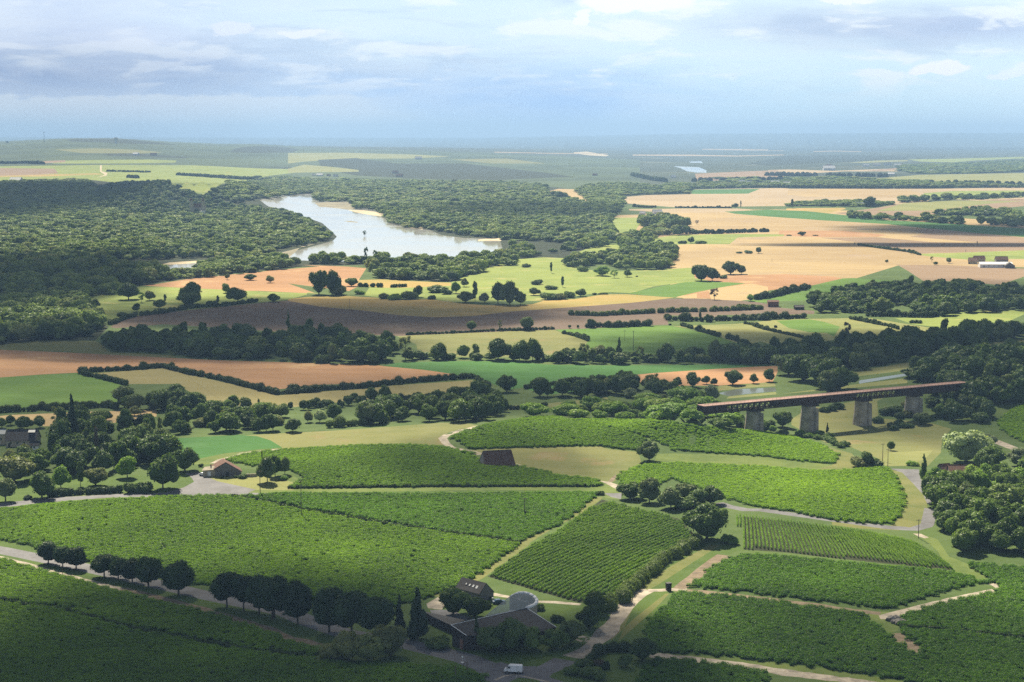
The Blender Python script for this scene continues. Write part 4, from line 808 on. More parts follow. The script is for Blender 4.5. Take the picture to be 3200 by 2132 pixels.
hedge('straight dark hedge between the hay fields', '7: 2140 772 2200 782 2354 825; 8: 140 705 250 738 430 776; 8: 460 782 550 805', 2.0, 2.2, seed=13)
hedge('dark hedge below the right wood', '8: 930 645 1000 660 1160 692 1240 705 1330 732', 2.4, 2.6, seed=14)
hedge('tiny dark hedge in the pale pasture', '8: 1430 680 1515 684', 2.2, 2.4, seed=15)
hedge('weedy green strip across the ploughed field', '7: 550 690 800 700 1150 680 1500 665 1900 655 2300 640; 8: 0 560 210 568', 3.0, 7.0, 'hedgelight', seed=16)
hedge('straight dark hedge above the little green triangle', '7: 120 1370 300 1345 500 1310 660 1285', 2.2, 2.6, seed=17)
hedge('scrubby hedge on the pale plum strip', '7: 1430 735 1550 745 1700 748 1830 752', 4.5, 5.0, seed=18)
hedge('long dark hedge right of the scrubby one', '7: 1880 745 2100 740 2354 738; 8: 20 650 300 648 560 640', 3.6, 4, seed=19)
hedge('shadowy hedge along the foot of the right wood', '8: 1080 625 1300 625 1500 635 1700 625', 4.5, 5, seed=20)
hedge('thin dark hedge running down the golden plain', '4: 830 1080 1000 1105 1230 1135 1330 1150 1400 1172', 2.6, 3, seed=21)
hedge('hedge with scrub below the golden plain', '8: 170 488 290 470 400 440 500 418 590 400', 5, 6, seed=22)
hedge('low dark mound hedge left of the cream strip', '6: 660 432 760 434 860 436', 3.4, 5, seed=23)
hedge('low dark mound hedge on the cream strip', '6: 950 438 1080 432', 3, 5, seed=24)
hedge('clipped hedge in front of the left garden', '9: 455 1035 600 1025 800 1012 1000 1005 1110 995', 2.6, 2.0, 'hedge', seed=25)
hedge('hedge bordering the ploughed field on its left', '5: 820 625 900 590 1000 562 1200 540 1400 505 1650 488 1900 455', 3.0, 4.0, seed=26)
hedge('far avenue hedge behind the cream strip', '3: 1290 785 1500 786 1840 787', 3.0, 4, seed=27)
hedge('scrub line behind the round wood', '3: 880 775 1000 785 1090 782', 4, 6, seed=28)
hedge('bushy scrub line reaching into the golden plain', '3: 1400 1035 1660 1040 1900 1030 2200 1020', 5.5, 8, 'hedge', seed=29)
hedge('dark hedge in the left plateau field', '1: 1300 350 1400 355 1800 382 1900 385', 7, 20, 'hedge', seed=30)
hedge('small dark hedge in the plateau meadow', '1: 950 370 1030 372', 8, 22, 'hedge', seed=31)
hedge('thin dark hedge on the plateau', '1: 790 322 950 326 1110 330', 4, 14, 'hedge', seed=32)
hedge('dark hedge at the left end of the plateau', '1: 0 265 200 262 320 268', 9, 20, 'hedge', seed=33)
hedge('leafy strip added as vine shade between the two left vineyards', '0: 535 1141 620 1158 700 1175 800 1192 900 1209 1050 1231 1195 1250', 1.0, 1.9, 'hedge', seed=51, cat='shade strip', name='seam_shade_strip')  # seam strips: dark foliage added to stand for the vines' shaded sides
hedge('leafy strip added as vine shade through the bottom left vineyards', '14: -60 560 0 598 250 645 500 675 750 735 1000 812 1250 868 1500 910 1750 960 2000 1000 2354 1058; 15: 100 715 300 760', 1.0, 1.8, 'hedge', seed=52, cat='shade strip', name='seam_shade_strip')
hedge('leafy strip added as vine shade on the right edge vineyards', '16: 1710 525 1850 532 2000 548 2200 568 2354 582', 1.0, 1.8, 'hedge', seed=53, cat='shade strip', name='seam_shade_strip')
hedge('leafy shade strip added to the lower rim of the central barn vineyard', '10: 600 960 900 958 1400 950 2000 945 2354 942; 11: 0 945 700 945 1380 945', .9, 1.5, 'hedge', seed=54, cat='shade strip', name='seam_shade_strip')
hedge('far hedgerow beyond the apricot field', '4: 0 552 500 556 1000 560 1700 556', 7, 14, 'hedge', seed=55)
hedge('broken hedgerow on the hazy right plain', '4: 0 440 400 446 760 450 1100 452', 9, 26, 'hedge', seed=56, gap=.3)
hedge('faint hedgerow under the grey field', '4: 1500 520 1800 525 2354 528', 10, 22, 'hedge', seed=57, gap=.2)
hedge('hedgerow along the brown far strip', '3: 1480 528 1800 524 2354 516', 9, 24, 'hedge', seed=58, gap=.25)
hedge('hedgerow left of the far river bend', '3: 860 470 1000 500 1180 530', 9, 22, 'hedge', seed=59, gap=.25)
hedge('leafy bank below the row vineyard', '16: 175 430 230 380 300 320 380 250 450 190 550 130 650 80', 2.4, 7.0, 'hedgelight', 'shrub_bank', seed=34, lump=.25)
hedge('sloping hedge on the olive canal bank', '10: 980 400 1200 385 1500 350', 3.5, 3.5, 'hedgelight', seed=35)
hedge('low hedge of the corner garden', '18: 560 470 620 400 720 350 850 335 1000 335 1080 345', 2.6, 2.4, 'hedge', seed=36)
hedge('grassy hedge left of the viaduct valley', '11: 480 240 700 235 900 205', 2.2, 3, 'hedge', seed=37)
# ------------------------------------------------------------------ named single trees and bushes
SG = [
 ('12: 420 470', 175, 1.5, 'bush', 'leafbright', 'large scrub bush hiding the left end of the viaduct'),
 ('12: 540 540', 200, 1.3, 'bush', 'leaf', 'green scrub bush below the left viaduct end'),
 ('12: 330 450', 170, 1.5, 'bush', 'leafbright', 'sunlit scrub bush left of the viaduct end'),
 ('12: 700 640', 190, .85, 'broad', 'leafbright', 'pointed sunlit tree before the left viaduct pier'),
 ('12: 880 660', 120, 1.2, 'bush', 'leaf', 'scrub bush at the foot of the left viaduct pier'),
 ('12: 1000 690', 130, 1.1, 'bush', 'leafdark', 'dark scrub bush right of the left viaduct pier'),
 ('19: 420 560', 90, 1.3, 'bush', 'leafdark', 'dark bush at the chimney end of the cottage'),
 ('19: 690 700', 70, 1.2, 'bush', 'conifer', 'black garden shrub in front of the cottage wall'),
 ('19: 1000 690', 75, .9, 'bush', 'leafdark', 'small shrub at the cottage door'),
 ('19: 1180 690', 110, 1.5, 'bush', 'leafdark', 'dark bush mound right of the cottage'),
 ('5: 945 440', 150, 1.15, 'broad', 'leafdark', 'big dark round tree at the edge of the left meadow'),
 ('5: 1100 445', 85, 1.1, 'broad', 'leafolive', 'pale olive tree left of the meadow path'),
 ('5: 1040 460', 80, .8, 'sparse', 'leafbright', 'small yellow-green tree beside the big dark tree'),
 ('5: 1415 470', 195, .85, 'broad', 'leaf', 'tall tree with a rounder tree before it in the riverside meadow'),
 ('5: 1390 482', 105, 1.5, 'dome', 'leaf', 'low wide tree in front of the tall riverside tree'),
 ('5: 1215 460', 60, .8, 'tall', 'leafdark', 'small dark tree left of the low wide tree'),
 ('5: 1170 505', 85, 1.2, 'broad', 'leaf', 'rounded tree above the hedge of the ploughed field'),
 ('5: 1005 528', 75, .9, 'broad', 'leafdark', 'small dark bushy tree left of the rounded one'),
 ('5: 700 500', 80, .9, 'broad', 'leafdark', 'dark tree at the left end of the sunny meadow'),
 ('5: 1603 470', 62, .9, 'tall', 'leafolive', 'small slim tree above the ploughed field hedge'),
 ('5: 1545 475', 38, 1.0, 'bush', 'leafdark', 'dark bush left of the small slim tree'),
 ('5: 1750 455', 132, 1.1, 'broad', 'leafdark', 'broad dark tree with leaning crown near the stubble'),
 ('5: 1660 390', 85, .9, 'broad', 'leaf', 'tree just behind the broad leaning tree'),
 ('5: 1673 292', 48, .95, 'clipped', 'leaf', 'small round tree, left one on the orange stubble'),
 ('5: 1840 296', 50, 1.5, 'dome', 'leafdark', 'wide dark tree, middle one on the orange stubble'),
 ('5: 1988 315', 66, 1.0, 'broad', 'leafolive', 'small olive tree, right one on the orange stubble'),
 ('5: 2010 455', 64, 1.5, 'dome', 'leaf', 'spreading young tree on the corner of the ploughed field'),
 ('5: 900 562', 42, 1.4, 'bush', 'leafdark', 'dark bush at the left tip of the ploughed field'),
 ('6: 285 500', 260, .62, 'dome', 'leafdark', 'left half of the tall twin trees on the stubble'),
 ('6: 405 505', 275, .62, 'broad', 'leafdark', 'right half of the tall twin trees on the stubble'),
 ('6: 470 505', 110, 1.1, 'bush', 'leafolive', 'olive bush at the foot of the tall twin trees'),
 ('6: 585 425', 85, 1.4, 'dome', 'leaf', 'flat topped tree right of the tall twin trees'),
 ('6: 650 500', 50, 1.6, 'bush', 'leafbright', 'green bush on the ochre stubble'),
 ('6: 720 212', 150, .35, 'sparse', 'leafdark', 'spindly tree standing against the river'),
 ('6: 800 215', 125, .45, 'sparse', 'leafdark', 'smaller spindly tree against the river'),
 ('6: 2185 250', 42, 1.8, 'bush', 'leafdark', 'cone shaped dark bush in the pale meadow'),
 ('7: 360 305', 100, .6, 'tall', 'leaf', 'slim tree in the middle of the pale meadow'),
 ('6: 1110 545', 90, 1.4, 'bush', 'leaf', 'green thicket bush in the ochre meadow'),
 ('6: 980 548', 70, 1.6, 'bush', 'leafbright', 'bright thicket bush left in the ochre meadow'),
 ('6: 880 540', 60, 1.5, 'bush', 'leafolive', 'yellowish thicket bush at the meadow tip'),
 ('6: 1200 525', 130, .8, 'broad', 'leaf', 'tree rising from the thicket in the ochre meadow'),
 ('6: 1325 545', 48, 1.2, 'bush', 'leafdark', 'small dark lone bush below the thicket'),
 ('6: 1370 480', 75, 2.0, 'bush', 'leafdark', 'wide dark bush mound in the pale meadow'),
 ('6: 1545 490', 130, .75, 'broad', 'leafbright', 'light green rounded tree above the dark clump'),
 ('6: 1450 500', 60, 1.3, 'bush', 'leafdark', 'dark bush left of the light green tree'),
 ('6: 1620 430', 95, .9, 'broad', 'leafolive', 'olive tree behind the light green tree'),
 ('6: 1630 575', 110, 1.2, 'dome', 'leafdark', 'leftmost tree of the dark central clump'),
 ('6: 1720 570', 190, .55, 'tall', 'leaf', 'second tree of the dark central clump'),
 ('6: 1810 580', 115, .8, 'broad', 'leafsilver', 'greyish tree in the dark central clump'),
 ('6: 1930 590', 245, .62, 'broad', 'leafdark', 'tallest tree of the dark central clump'),
 ('6: 2040 598', 235, .65, 'dome', 'leafdark', 'tall tree right of the tallest in the central clump'),
 ('6: 2140 598', 150, .9, 'broad', 'leafdark', 'rightmost tree of the dark central clump'),
 ('7: 200 510', 85, 1.3, 'broad', 'leaf', 'green tree right of the dark central clump'),
 ('7: 330 548', 75, 1.8, 'bush', 'leaf', 'low bush mound in front of the pale meadow'),
 ('7: 430 545', 70, 1.7, 'bush', 'leafolive', 'second low bush mound in front of the pale meadow'),
 ('7: 520 530', 70, 1.3, 'bush', 'leaf', 'third low bush mound in front of the pale meadow'),
 ('7: 630 520', 90, 1.2, 'broad', 'leafdark', 'dark round tree at the end of the bush mounds'),
 ('7: 840 500', 22, 3.0, 'bush', 'leafdark', 'small dark bush strip beside the green wedge'),
 ('7: 760 505', 24, 1.4, 'bush', 'leafdark', 'tiny dark bush right of the dark round tree'),
 ('7: 240 410', 55, 1.4, 'bush', 'leafdark', 'dark bush in the middle of the pale meadow'),
 ('7: 350 455', 45, 2.2, 'bush', 'leafdark', 'long dark bush in the pale meadow'),
 ('7: 465 435', 100, .7, 'tall', 'leaf', 'slim green tree right of the long dark bush'),
 ('7: 640 290', 50, 1.6, 'bush', 'leaf', 'bush under the tree belt in the pale meadow'),
 ('7: 830 330', 95, 1.4, 'dome', 'leafbright', 'bright spreading tree below the tree belt'),
 ('7: 940 350', 80, 1.3, 'sparse', 'leafbright', 'scrubby pale tree below the tree belt'),
 ('7: 1060 340', 85, 1.1, 'broad', 'leaf', 'round tree right of the scrubby pale tree'),
 ('7: 1150 340', 14, 1.6, 'bush', 'leafdark', 'tiny dark bush alone on the pale meadow'),
 ('7: 1740 375', 165, .9, 'dome', 'leafdark', 'left half of the big dark copse by the green wedge'),
 ('7: 1840 378', 150, .95, 'broad', 'leafdark', 'right half of the big dark copse by the green wedge'),
 ('7: 1950 355', 40, 1.6, 'bush', 'leafdark', 'small bush right of the big dark copse'),
 ('7: 2010 315', 140, 1.0, 'dome', 'leafdark', 'taller half of the copse on the orange field edge'),
 ('7: 2110 315', 100, 1.1, 'broad', 'leafdark', 'lower half of the copse on the orange field edge'),
 ('7: 1860 548', 105, .95, 'sparse', 'leafbrown', 'lone brownish tree on the pale stubble tip'),
 ('7: 2195 565', 80, .95, 'broad', 'leafbright', 'lone bright green tree below the golden plain'),
 ('8: 185 110', 55, 1.0, 'clipped', 'leafdark', 'egg shaped dark tree on the golden plain'),
 ('8: 95 110', 30, 2.2, 'bush', 'leafdark', 'low dark bushes left of the egg shaped tree'),
 ('8: 30 110', 18, 2.4, 'bush', 'leafdark', 'flat dark bush at the end of the low row'),
 ('3: 1440 1130', 78, .9, 'broad', 'leafdark', 'pointed dark tree on the green band'),
 ('3: 1365 1135', 40, 1.6, 'bush', 'leafdark', 'dark bush left of the pointed tree'),
 ('3: 1530 1135', 38, 2.6, 'bush', 'leaf', 'low green bush right of the pointed tree'),
 ('3: 1500 950', 45, 1.0, 'sparse', 'leafbrown', 'bare brown tree beside the round wood'),
 ('4: 315 992', 46, 1.4, 'dome', 'leafdark', 'lone grey tree on the gold band'),
 ('4: 190 992', 14, 3.0, 'bush', 'leafdark', 'flat bush left of the lone grey tree'),
 ('4: 432 992', 12, 3.0, 'bush', 'leafdark', 'flat bush right of the lone grey tree'),
 ('4: 935 728', 112, 1.1, 'dome', 'leafdark', 'big rounded tree between the right belts'),
 ('4: 222 740', 85, .6, 'tall', 'leafdark', 'slim dark tree at the left end of the far belt'),
 ('3: 1880 785', 55, 1.3, 'broad', 'leafdark', 'dark tree beside the far poplar'),
 ('3: 1930 788', 75, .4, 'tall', 'leafdark', 'lone poplar by the far avenue'),
 ('4: 797 1080', 28, .7, 'tall', 'conifer', 'tiny black tree at the top of the thin hedge'),
 ('4: 1318 1160', 45, .9, 'broad', 'leaf', 'small tree at the foot of the thin hedge'),
 ('4: 1923 1078', 38, .4, 'tall', 'conifer', 'black cypress on the gold stubble at right'),
 ('4: 1808 1078', 24, .4, 'tall', 'conifer', 'small black cypress left of the taller one'),
 ('4: 1818 1142', 22, .4, 'tall', 'conifer', 'tiny cypress in front on the brown band'),
 ('8: 1230 185', 30, .9, 'broad', 'leafdark', 'small dark tree at the left end of the farm lane'),
 ('8: 1635 205', 34, 1.3, 'broad', 'leafdark', 'dark tree at the left end of the farm'),
 ('8: 1740 190', 50, 1.1, 'clipped', 'leafsilver', 'grey round tree of the farm'),
 ('8: 1600 180', 46, .7, 'sparse', 'leafolive', 'thin brownish tree of the farm'),
 ('6: 1690 835', 98, .95, 'clipped', 'leaf', 'left oval tree standing against the ploughed field'),
 ('6: 1950 835', 105, .5, 'sparse', 'leafolive', 'thin tree between the two round ones on the plum field'),
 ('6: 2200 830', 132, .98, 'clipped', 'leafdark', 'big round dark tree on the edge of the plum field'),
 ('7: 725 808', 92, .85, 'clipped', 'leafdark', 'round dark tree at the corner of the bright meadow'),
 ('7: 530 815', 38, 1.0, 'clipped', 'leafdark', 'small dark ball tree left of the bright meadow'),
 ('7: 607 815', 36, .8, 'clipped', 'leafdark', 'small dark ball tree nearest the round corner tree'),
 ('7: 1115 795', 45, .9, 'bush', 'conifer', 'black bush standing on the lumpy hedge'),
 ('7: 1455 785', 20, 1.2, 'bush', 'conifer', 'tiny black bush at the top of the bright meadow'),
 ('7: 1550 785', 40, .5, 'conifer', 'conifer', 'tiny spiky conifer at the meadow corner'),
 ('7: 1905 715', 30, 1.4, 'bush', 'leafdark', 'small dark bush on the pale plum strip'),
 ('7: 1450 745', 70, .9, 'broad', 'leafdark', 'dark tree at the left end of the scrubby hedge'),
 ('7: 1730 750', 88, .6, 'tall', 'leafdark', 'slim tree on the scrubby hedge'),
 ('7: 1800 755', 88, .8, 'broad', 'leaf', 'round tree at the right end of the scrubby hedge'),
 ('8: 322 718', 28, .8, 'bush', 'conifer', 'black bush alone in the green hay patch'),
 ('6: 460 930', 200, .85, 'broad', 'leafolive', 'feathery olive tree in front of the plum field'),
 ('5: 2120 660', 150, .5, 'conifer', 'leaf', 'pointed fir rising over the long dark belt'),
 ('6: 800 1090', 280, .5, 'broad', 'leafdark', 'tall tree near the right end of the long belt'),
 ('6: 900 1100', 200, .7, 'broad', 'leafdark', 'dark tree at the very end of the long belt'),
 ('6: 1080 1100', 220, .75, 'sparse', 'leafolive', 'ragged tree between long belt and hay field'),
 ('6: 1375 1100', 190, .75, 'broad', 'leafdark', 'lone dark tree in front of the hay field'),
 ('6: 1690 1100', 75, .9, 'broad', 'leafdark', 'small tree right of the lone dark tree'),
 ('6: 1930 1105', 240, .85, 'broad', 'leafdark', 'tallest left tree of the hay field trio'),
 ('7: 70 1110', 235, .75, 'broad', 'leafdark', 'middle tree of the hay field trio'),
 ('7: 190 1110', 250, .72, 'broad', 'leafdark', 'right tree of the hay field trio'),
 ('7: 285 1115', 85, .6, 'tall', 'leaf', 'small slim tree right of the hay field trio'),
 ('7: 495 1115', 150, .75, 'broad', 'leafdark', 'dark pear shaped tree by the field corner'),
 ('7: 660 1110', 165, .7, 'sparse', 'leafolive', 'open grey-green tree left of the poles'),
 ('7: 790 1110', 180, .9, 'broad', 'leafolive', 'wide olive tree left of the poles'),
 ('7: 890 1120', 170, .7, 'broad', 'leafdark', 'dark tree left of the tall pointed one'),
 ('7: 985 1120', 230, .6, 'conifer', 'leafdark', 'tall pointed tree just left of the power pole'),
 ('7: 1180 1115', 140, .7, 'sparse', 'leafolive', 'ragged tree right of the power pole'),
 ('7: 1430 1120', 208, .82, 'broad', 'leafdark', 'big dark round-topped tree in the field belt'),
 ('7: 1550 1120', 60, 1.3, 'bush', 'leafbright', 'bright green bush in the field belt'),
 ('7: 1650 1115', 145, .7, 'broad', 'leafdark', 'tree left of the tall one in the field belt'),
 ('7: 1860 1115', 235, .72, 'broad', 'leafdark', 'tall tree in the field belt with stepped crown'),
 ('7: 2130 1000', 110, 1.2, 'broad', 'leafdark', 'round tree behind the right field belt'),
 ('7: 2210 1120', 200, .95, 'dome', 'leafdark', 'wide dark tree at the right of the field belt'),
 ('8: 300 1010', 155, .8, 'broad', 'leafdark', 'dome tree left of the broad canal belt'),
 ('8: 640 985', 240, .85, 'dome', 'leafdark', 'great domed dark tree in the canal belt'),
 ('8: 880 940', 235, .75, 'broad', 'leafdark', 'tall ragged tree in the canal belt'),
 ('8: 900 830', 170, .6, 'sparse', 'leafbrown', 'nearly bare tree above the canal belt'),
 ('8: 1090 920', 210, .7, 'broad', 'leafdark', 'dark tree in the middle of the canal belt'),
 ('8: 1230 880', 200, .8, 'broad', 'leafdark', 'leaning tree in the middle of the canal belt'),
 ('8: 1440 910', 210, .95, 'dome', 'leafdark', 'broad domed tree in the canal belt'),
 ('8: 1880 820', 160, .5, 'conifer', 'leafdark', 'dark pointed tree in the right canal belt'),
 ('8: 1940 800', 150, .45, 'conifer', 'leafdark', 'second dark pointed tree in the right canal belt'),
 ('7: 2030 1330', 155, 1.1, 'dome', 'leafdark', 'big spreading dark tree on the orange strip'),
 ('7: 2220 1318', 108, .75, 'broad', 'leafdark', 'small dark tree on the orange strip'),
 ('8: 270 1158', 125, .8, 'broad', 'leafdark', 'rightmost dark tree on the orange strip'),
 ('7: 1790 1325', 92, .95, 'broad', 'leafdark', 'small round tree left of the big spreading one'),
 ('7: 1860 1335', 80, .95, 'broad', 'leafdark', 'low round tree beside the big spreading one'),
 ('7: 1660 1350', 145, 1.0, 'dome', 'leafdark', 'rounded dark tree in front of the orange strip'),
 ('7: 1520 1350', 110, 1.0, 'broad', 'leafdark', 'darker tree left of the rounded dark tree'),
 ('7: 1290 1400', 175, .95, 'sparse', 'leafolive', 'brownish open tree by the orange strip'),
 ('12: 430 360', 215, .75, 'broad', 'leafsilver', 'silvery grey tree left of the viaduct'),
 ('7: 1095 1450', 110, 1.25, 'broad', 'leafsilver', 'pale silvery rounded tree near the canal'),
 ('7: 2025 1362', 1, 1, 'bush', 'leafdark', None),
 ('6: 2020 1375', 80, 1.1, 'clipped', 'leafdark', 'dark round tree at the hedge corner'),
 ('10: 1195 160', 88, .95, 'clipped', 'leafdark', 'round tree on the lower edge of the beige field'),
 ('10: 1350 165', 165, .75, 'broad', 'leafdark', 'left tree of the tall pair before the beige field'),
 ('10: 1480 170', 195, .7, 'broad', 'leafdark', 'right tree of the tall pair before the beige field'),
 ('10: 1968 108', 66, .55, 'clipped', 'conifer', 'small black tree on the long low hedge'),
 ('10: 2240 85', 55, .5, 'clipped', 'conifer', 'narrow black tree on the long low hedge'),
 ('10: 880 355', 145, .95, 'broad', 'leafwhite', 'cream blossoming tree in the green belt'),
 ('10: 770 355', 130, .75, 'broad', 'leafolive', 'brownish green tree left of the blossoming one'),
 ('10: 635 440', 150, 1.1, 'broad', 'leafdark', 'dark round tree at the meadow edge'),
 ('10: 320 240', 105, .5, 'tall', 'leafolive', 'slim pale tree over the left belt'),
 ('9: 670 600', 525, .46, 'conifer', 'conifer', 'towering dark conifer above the left houses'),
 ('9: 530 400', 200, .8, 'sparse', 'leafolive', 'open olive tree left of the towering conifer'),
 ('9: 890 720', 330, .25, 'tall', 'leafbrown', 'dead brown narrow conifer in the left wood'),
 ('9: 1180 450', 170, .9, 'dome', 'conifer', 'left half of the black dense tree'),
 ('9: 1330 450', 200, .8, 'dome', 'conifer', 'right half of the black dense tree'),
 ('9: 975 340', 120, 1.0, 'broad', 'leaf', 'pale round tree in the gold field'),
 ('9: 1235 290', 105, 1.2, 'broad', 'leafolive', 'olive rounded tree behind the black dense tree'),
 ('9: 1475 590', 290, .42, 'tall', 'leafolive', 'tall ivy-clad poplar in the left wood'),
 ('9: 1700 800', 250, .9, 'dome', 'leafdark', 'large dark tree left of the cottage'),
 ('9: 1500 960', 390, .85, 'broad', 'leaf', 'largest green tree of the left wood'),
 ('9: 1170 860', 235, .75, 'broad', 'leafbright', 'bright green tree in the front of the left wood'),
 ('9: 880 930', 185, 1.0, 'dome', 'leafolive', 'light olive tree in the left garden'),
 ('9: 740 940', 230, .6, 'tall', 'leafdark', 'dark slim tree beside the light olive one'),
 ('9: 560 955', 250, .75, 'broad', 'leafbright', 'yellow-green tree in the left garden'),
 ('9: 385 1045', 260, .8, 'dome', 'leaf', 'garden tree with a leaning trunk by the road'),
 ('9: 130 900', 260, 1.1, 'dome', 'leafolive', 'large yellow-green tree at the left edge'),
 ('9: 50 1075', 225, .85, 'clipped', 'leafdark', 'dark dome tree at the left end of the road'),
 ('9: 250 1060', 50, 1.4, 'bush', 'conifer', 'black boxy shrub by the left road'),
 ('9: 1190 1000', 110, .9, 'bush', 'leafdark', 'dark shrub at the end of the clipped hedge'),
 ('9: 1320 990', 120, 1.1, 'bush', 'leafdark', 'second dark shrub under the largest green tree'),
 ('10: 400 900', 290, .62, 'broad', 'leafdark', 'left tree of the trio behind the road pole'),
 ('10: 470 850', 240, .7, 'broad', 'leaf', 'middle tree of the trio behind the road pole'),
 ('10: 560 830', 190, .6, 'broad', 'leaf', 'right tree of the trio behind the road pole'),
 ('10: 350 700', 85, .3, 'tall', 'leafbrown', 'thin dark cypress behind the road trio'),
 ('10: 550 880', 50, 1.6, 'bush', 'leafbright', 'yellow flowering shrub by the central vineyard'),
 ('11: 1850 705', 205, .98, 'dome', 'leafdark', 'big round dark tree on the knoll meadow'),
 ('11: 785 300', 150, 1.7, 'dome', 'leafbright', 'bright wide tree on top of the knoll'),
 ('11: 1400 1020', 48, 1.5, 'bush', 'leafdark', 'dark little bush at the lane end'),
 ('11: 1680 1060', 185, 1.15, 'dome', 'leafdark', 'leftmost of the dark trees by the lane'),
 ('11: 1850 1090', 270, .95, 'broad', 'leafdark', 'tall tree of the dark lane group'),
 ('11: 2050 1150', 240, 1.0, 'broad', 'leafdark', 'tree with bare trunk in the lane group'),
 ('11: 2180 1060', 170, 1.2, 'dome', 'leafdark', 'dark tree behind the bare trunk one'),
 ('11: 2210 1145', 140, 1.6, 'bush', 'leafdark', 'dark bush right of the bare trunk tree'),
 ('12: 420 1480', 215, 1.15, 'dome', 'leafdark', 'round dark tree at the right of the lane group'),
 ('12: 280 1500', 215, 1.05, 'broad', 'leafdark', 'dark tree in the middle right of the lane group'),
 ('0: 1625 1240', 92, 1.0, 'dome', 'leafdark', 'large dark tree above the grassy bank'),
 ('16: 800 80', 60, 1.2, 'bush', 'leafbright', 'bright weeds at the corner of the row vineyard'),
 ('13: 260 745', 140, .9, 'broad', 'leafdark', 'tree at the right tip of the knoll vineyard'),
 ('13: 200 745', 90, 1.3, 'bush', 'leafolive', 'olive bush at the right tip of the knoll vineyard'),
 ('13: 330 745', 70, 1.3, 'bush', 'leafdark', 'dark bush left of the valley poles'),
 ('13: 443 622', 76, .8, 'clipped', 'leafdark', 'small dark tree alone in the valley meadow'),
 ('12: 1690 700', 110, .6, 'conifer', 'conifer', 'dark little cone tree beside the middle pier'),
 ('12: 1205 640', 200, .85, 'dome', 'leafdark', 'round dark tree under the left viaduct span'),
 ('13: 1010 715', 290, 1.15, 'dome', 'leafwhite', 'great white-green blossoming tree in the right valley'),
 ('13: 1160 600', 120, 1.2, 'dome', 'leafsilver', 'pale bush behind the great blossoming tree'),
 ('13: 1400 740', 150, 1.0, 'dome', 'leafsilver', 'silvery tree at the right edge'),
 ('13: 690 830', 190, .6, 'conifer', 'leaf', 'pointed green tree by the sunlit road'),
 ('13: 780 870', 150, .9, 'broad', 'leafbright', 'bright tree left of the hidden house'),
 ('13: 600 735', 45, 1.8, 'bush', 'leafbright', 'bright low bush beyond the sunlit road'),
 ('14: 395 292', 195, 1.01, 'clipped', 'leafclip', 'first clipped tree from the left beside the bottom road'),
 ('14: 512 318', 180, 0.84, 'clipped', 'leafclip', 'second clipped tree from the left beside the bottom road'),
 ('14: 622 336', 195, 1.01, 'clipped', 'leafclip', 'third clipped tree from the left beside the bottom road'),
 ('14: 852 400', 205, 1.01, 'clipped', 'leafclip', 'first clipped tree of the middle row of four'),
 ('14: 968 418', 200, 0.90, 'clipped', 'leafclip', 'second clipped tree of the middle row of four'),
 ('14: 1082 448', 215, 0.90, 'clipped', 'leafclip', 'third clipped tree of the middle row of four'),
 ('14: 1215 480', 265, 0.95, 'clipped', 'leafclip', 'fourth clipped tree of the middle row of four'),
 ('14: 1460 550', 300, 1.03, 'clipped', 'leafclip', 'large clipped tree standing alone by the bottom road'),
 ('14: 1855 648', 320, 0.84, 'clipped', 'leafclip', 'first clipped tree of the dense dark row'),
 ('14: 1993 682', 335, 0.78, 'clipped', 'leafclip', 'second clipped tree of the dense dark row'),
 ('14: 2118 705', 345, 0.78, 'clipped', 'leafclip', 'third clipped tree of the dense dark row'),
 ('14: 2240 735', 370, 0.84, 'clipped', 'leafclip', 'fourth clipped tree of the dense dark row'),
 ('15: 110 505', 300, .8, 'clipped', 'leafclip', 'fifth clipped tree of the dense dark row'),
 ('15: 280 535', 310, .85, 'clipped', 'leafclip', 'last clipped tree of the dense dark row'),
 ('15: 490 590', 325, .85, 'clipped', 'leafclip', 'left tree of the big black-green clump'),
 ('15: 640 610', 325, .85, 'clipped', 'leafclip', 'middle tree of the big black-green clump'),
 ('15: 800 640', 325, .85, 'clipped', 'leafclip', 'right tree of the big black-green clump'),
 ('15: 960 600', 270, .5, 'conifer', 'conifer', 'narrow dark fir left of the tall fir'),
 ('15: 1080 640', 360, .72, 'conifer', 'conifer', 'tall dark fir left of the shed'),
 ('15: 620 780', 230, .9, 'dome', 'leafolive', 'pale olive bush tree by the bottom road, left one'),
 ('15: 750 785', 200, 1.1, 'dome', 'leaf', 'low tree between the two pale roadside trees'),
 ('15: 900 750', 245, .95, 'dome', 'leafolive', 'pale rounded tree by the bottom road, right one'),
 ('15: 520 770', 130, 1.2, 'bush', 'leafolive', 'pale bush at the left of the roadside trees'),
 ('15: 1230 690', 90, 1.3, 'bush', 'leaf', 'green bush left of the shed wall'),
 ('15: 1320 470', 200, .95, 'dome', 'leafdark', 'dark tree left of the skylight house'),
 ('15: 1460 490', 160, 1.15, 'dome', 'leafdark', 'dark tree in front of the skylight house'),
 ('15: 1475 690', 225, .55, 'conifer', 'leafdark', 'small cypress in front of the shed'),
 ('15: 1570 715', 185, 1.1, 'dome', 'leafdark', 'dark tree in front of the shed roof'),
 ('15: 1700 715', 240, .95, 'dome', 'leafdark', 'largest tree in front of the shed roof'),
 ('15: 1850 710', 165, 1.1, 'dome', 'leaf', 'rounded bush tree right of the largest shed tree'),
 ('15: 1990 705', 145, 1.2, 'dome', 'leaf', 'bright rounded bush tree below the shed corner'),
 ('15: 2100 670', 190, .9, 'dome', 'leafdark', 'dark tree at the right corner of the shed'),
 ('15: 2010 520', 60, 1.3, 'bush', 'leafdark', 'dark bush on the lawn behind the shed'),
 ('15: 1890 440', 50, 1.5, 'bush', 'leafdark', 'small bush at the end of the glass hall'),
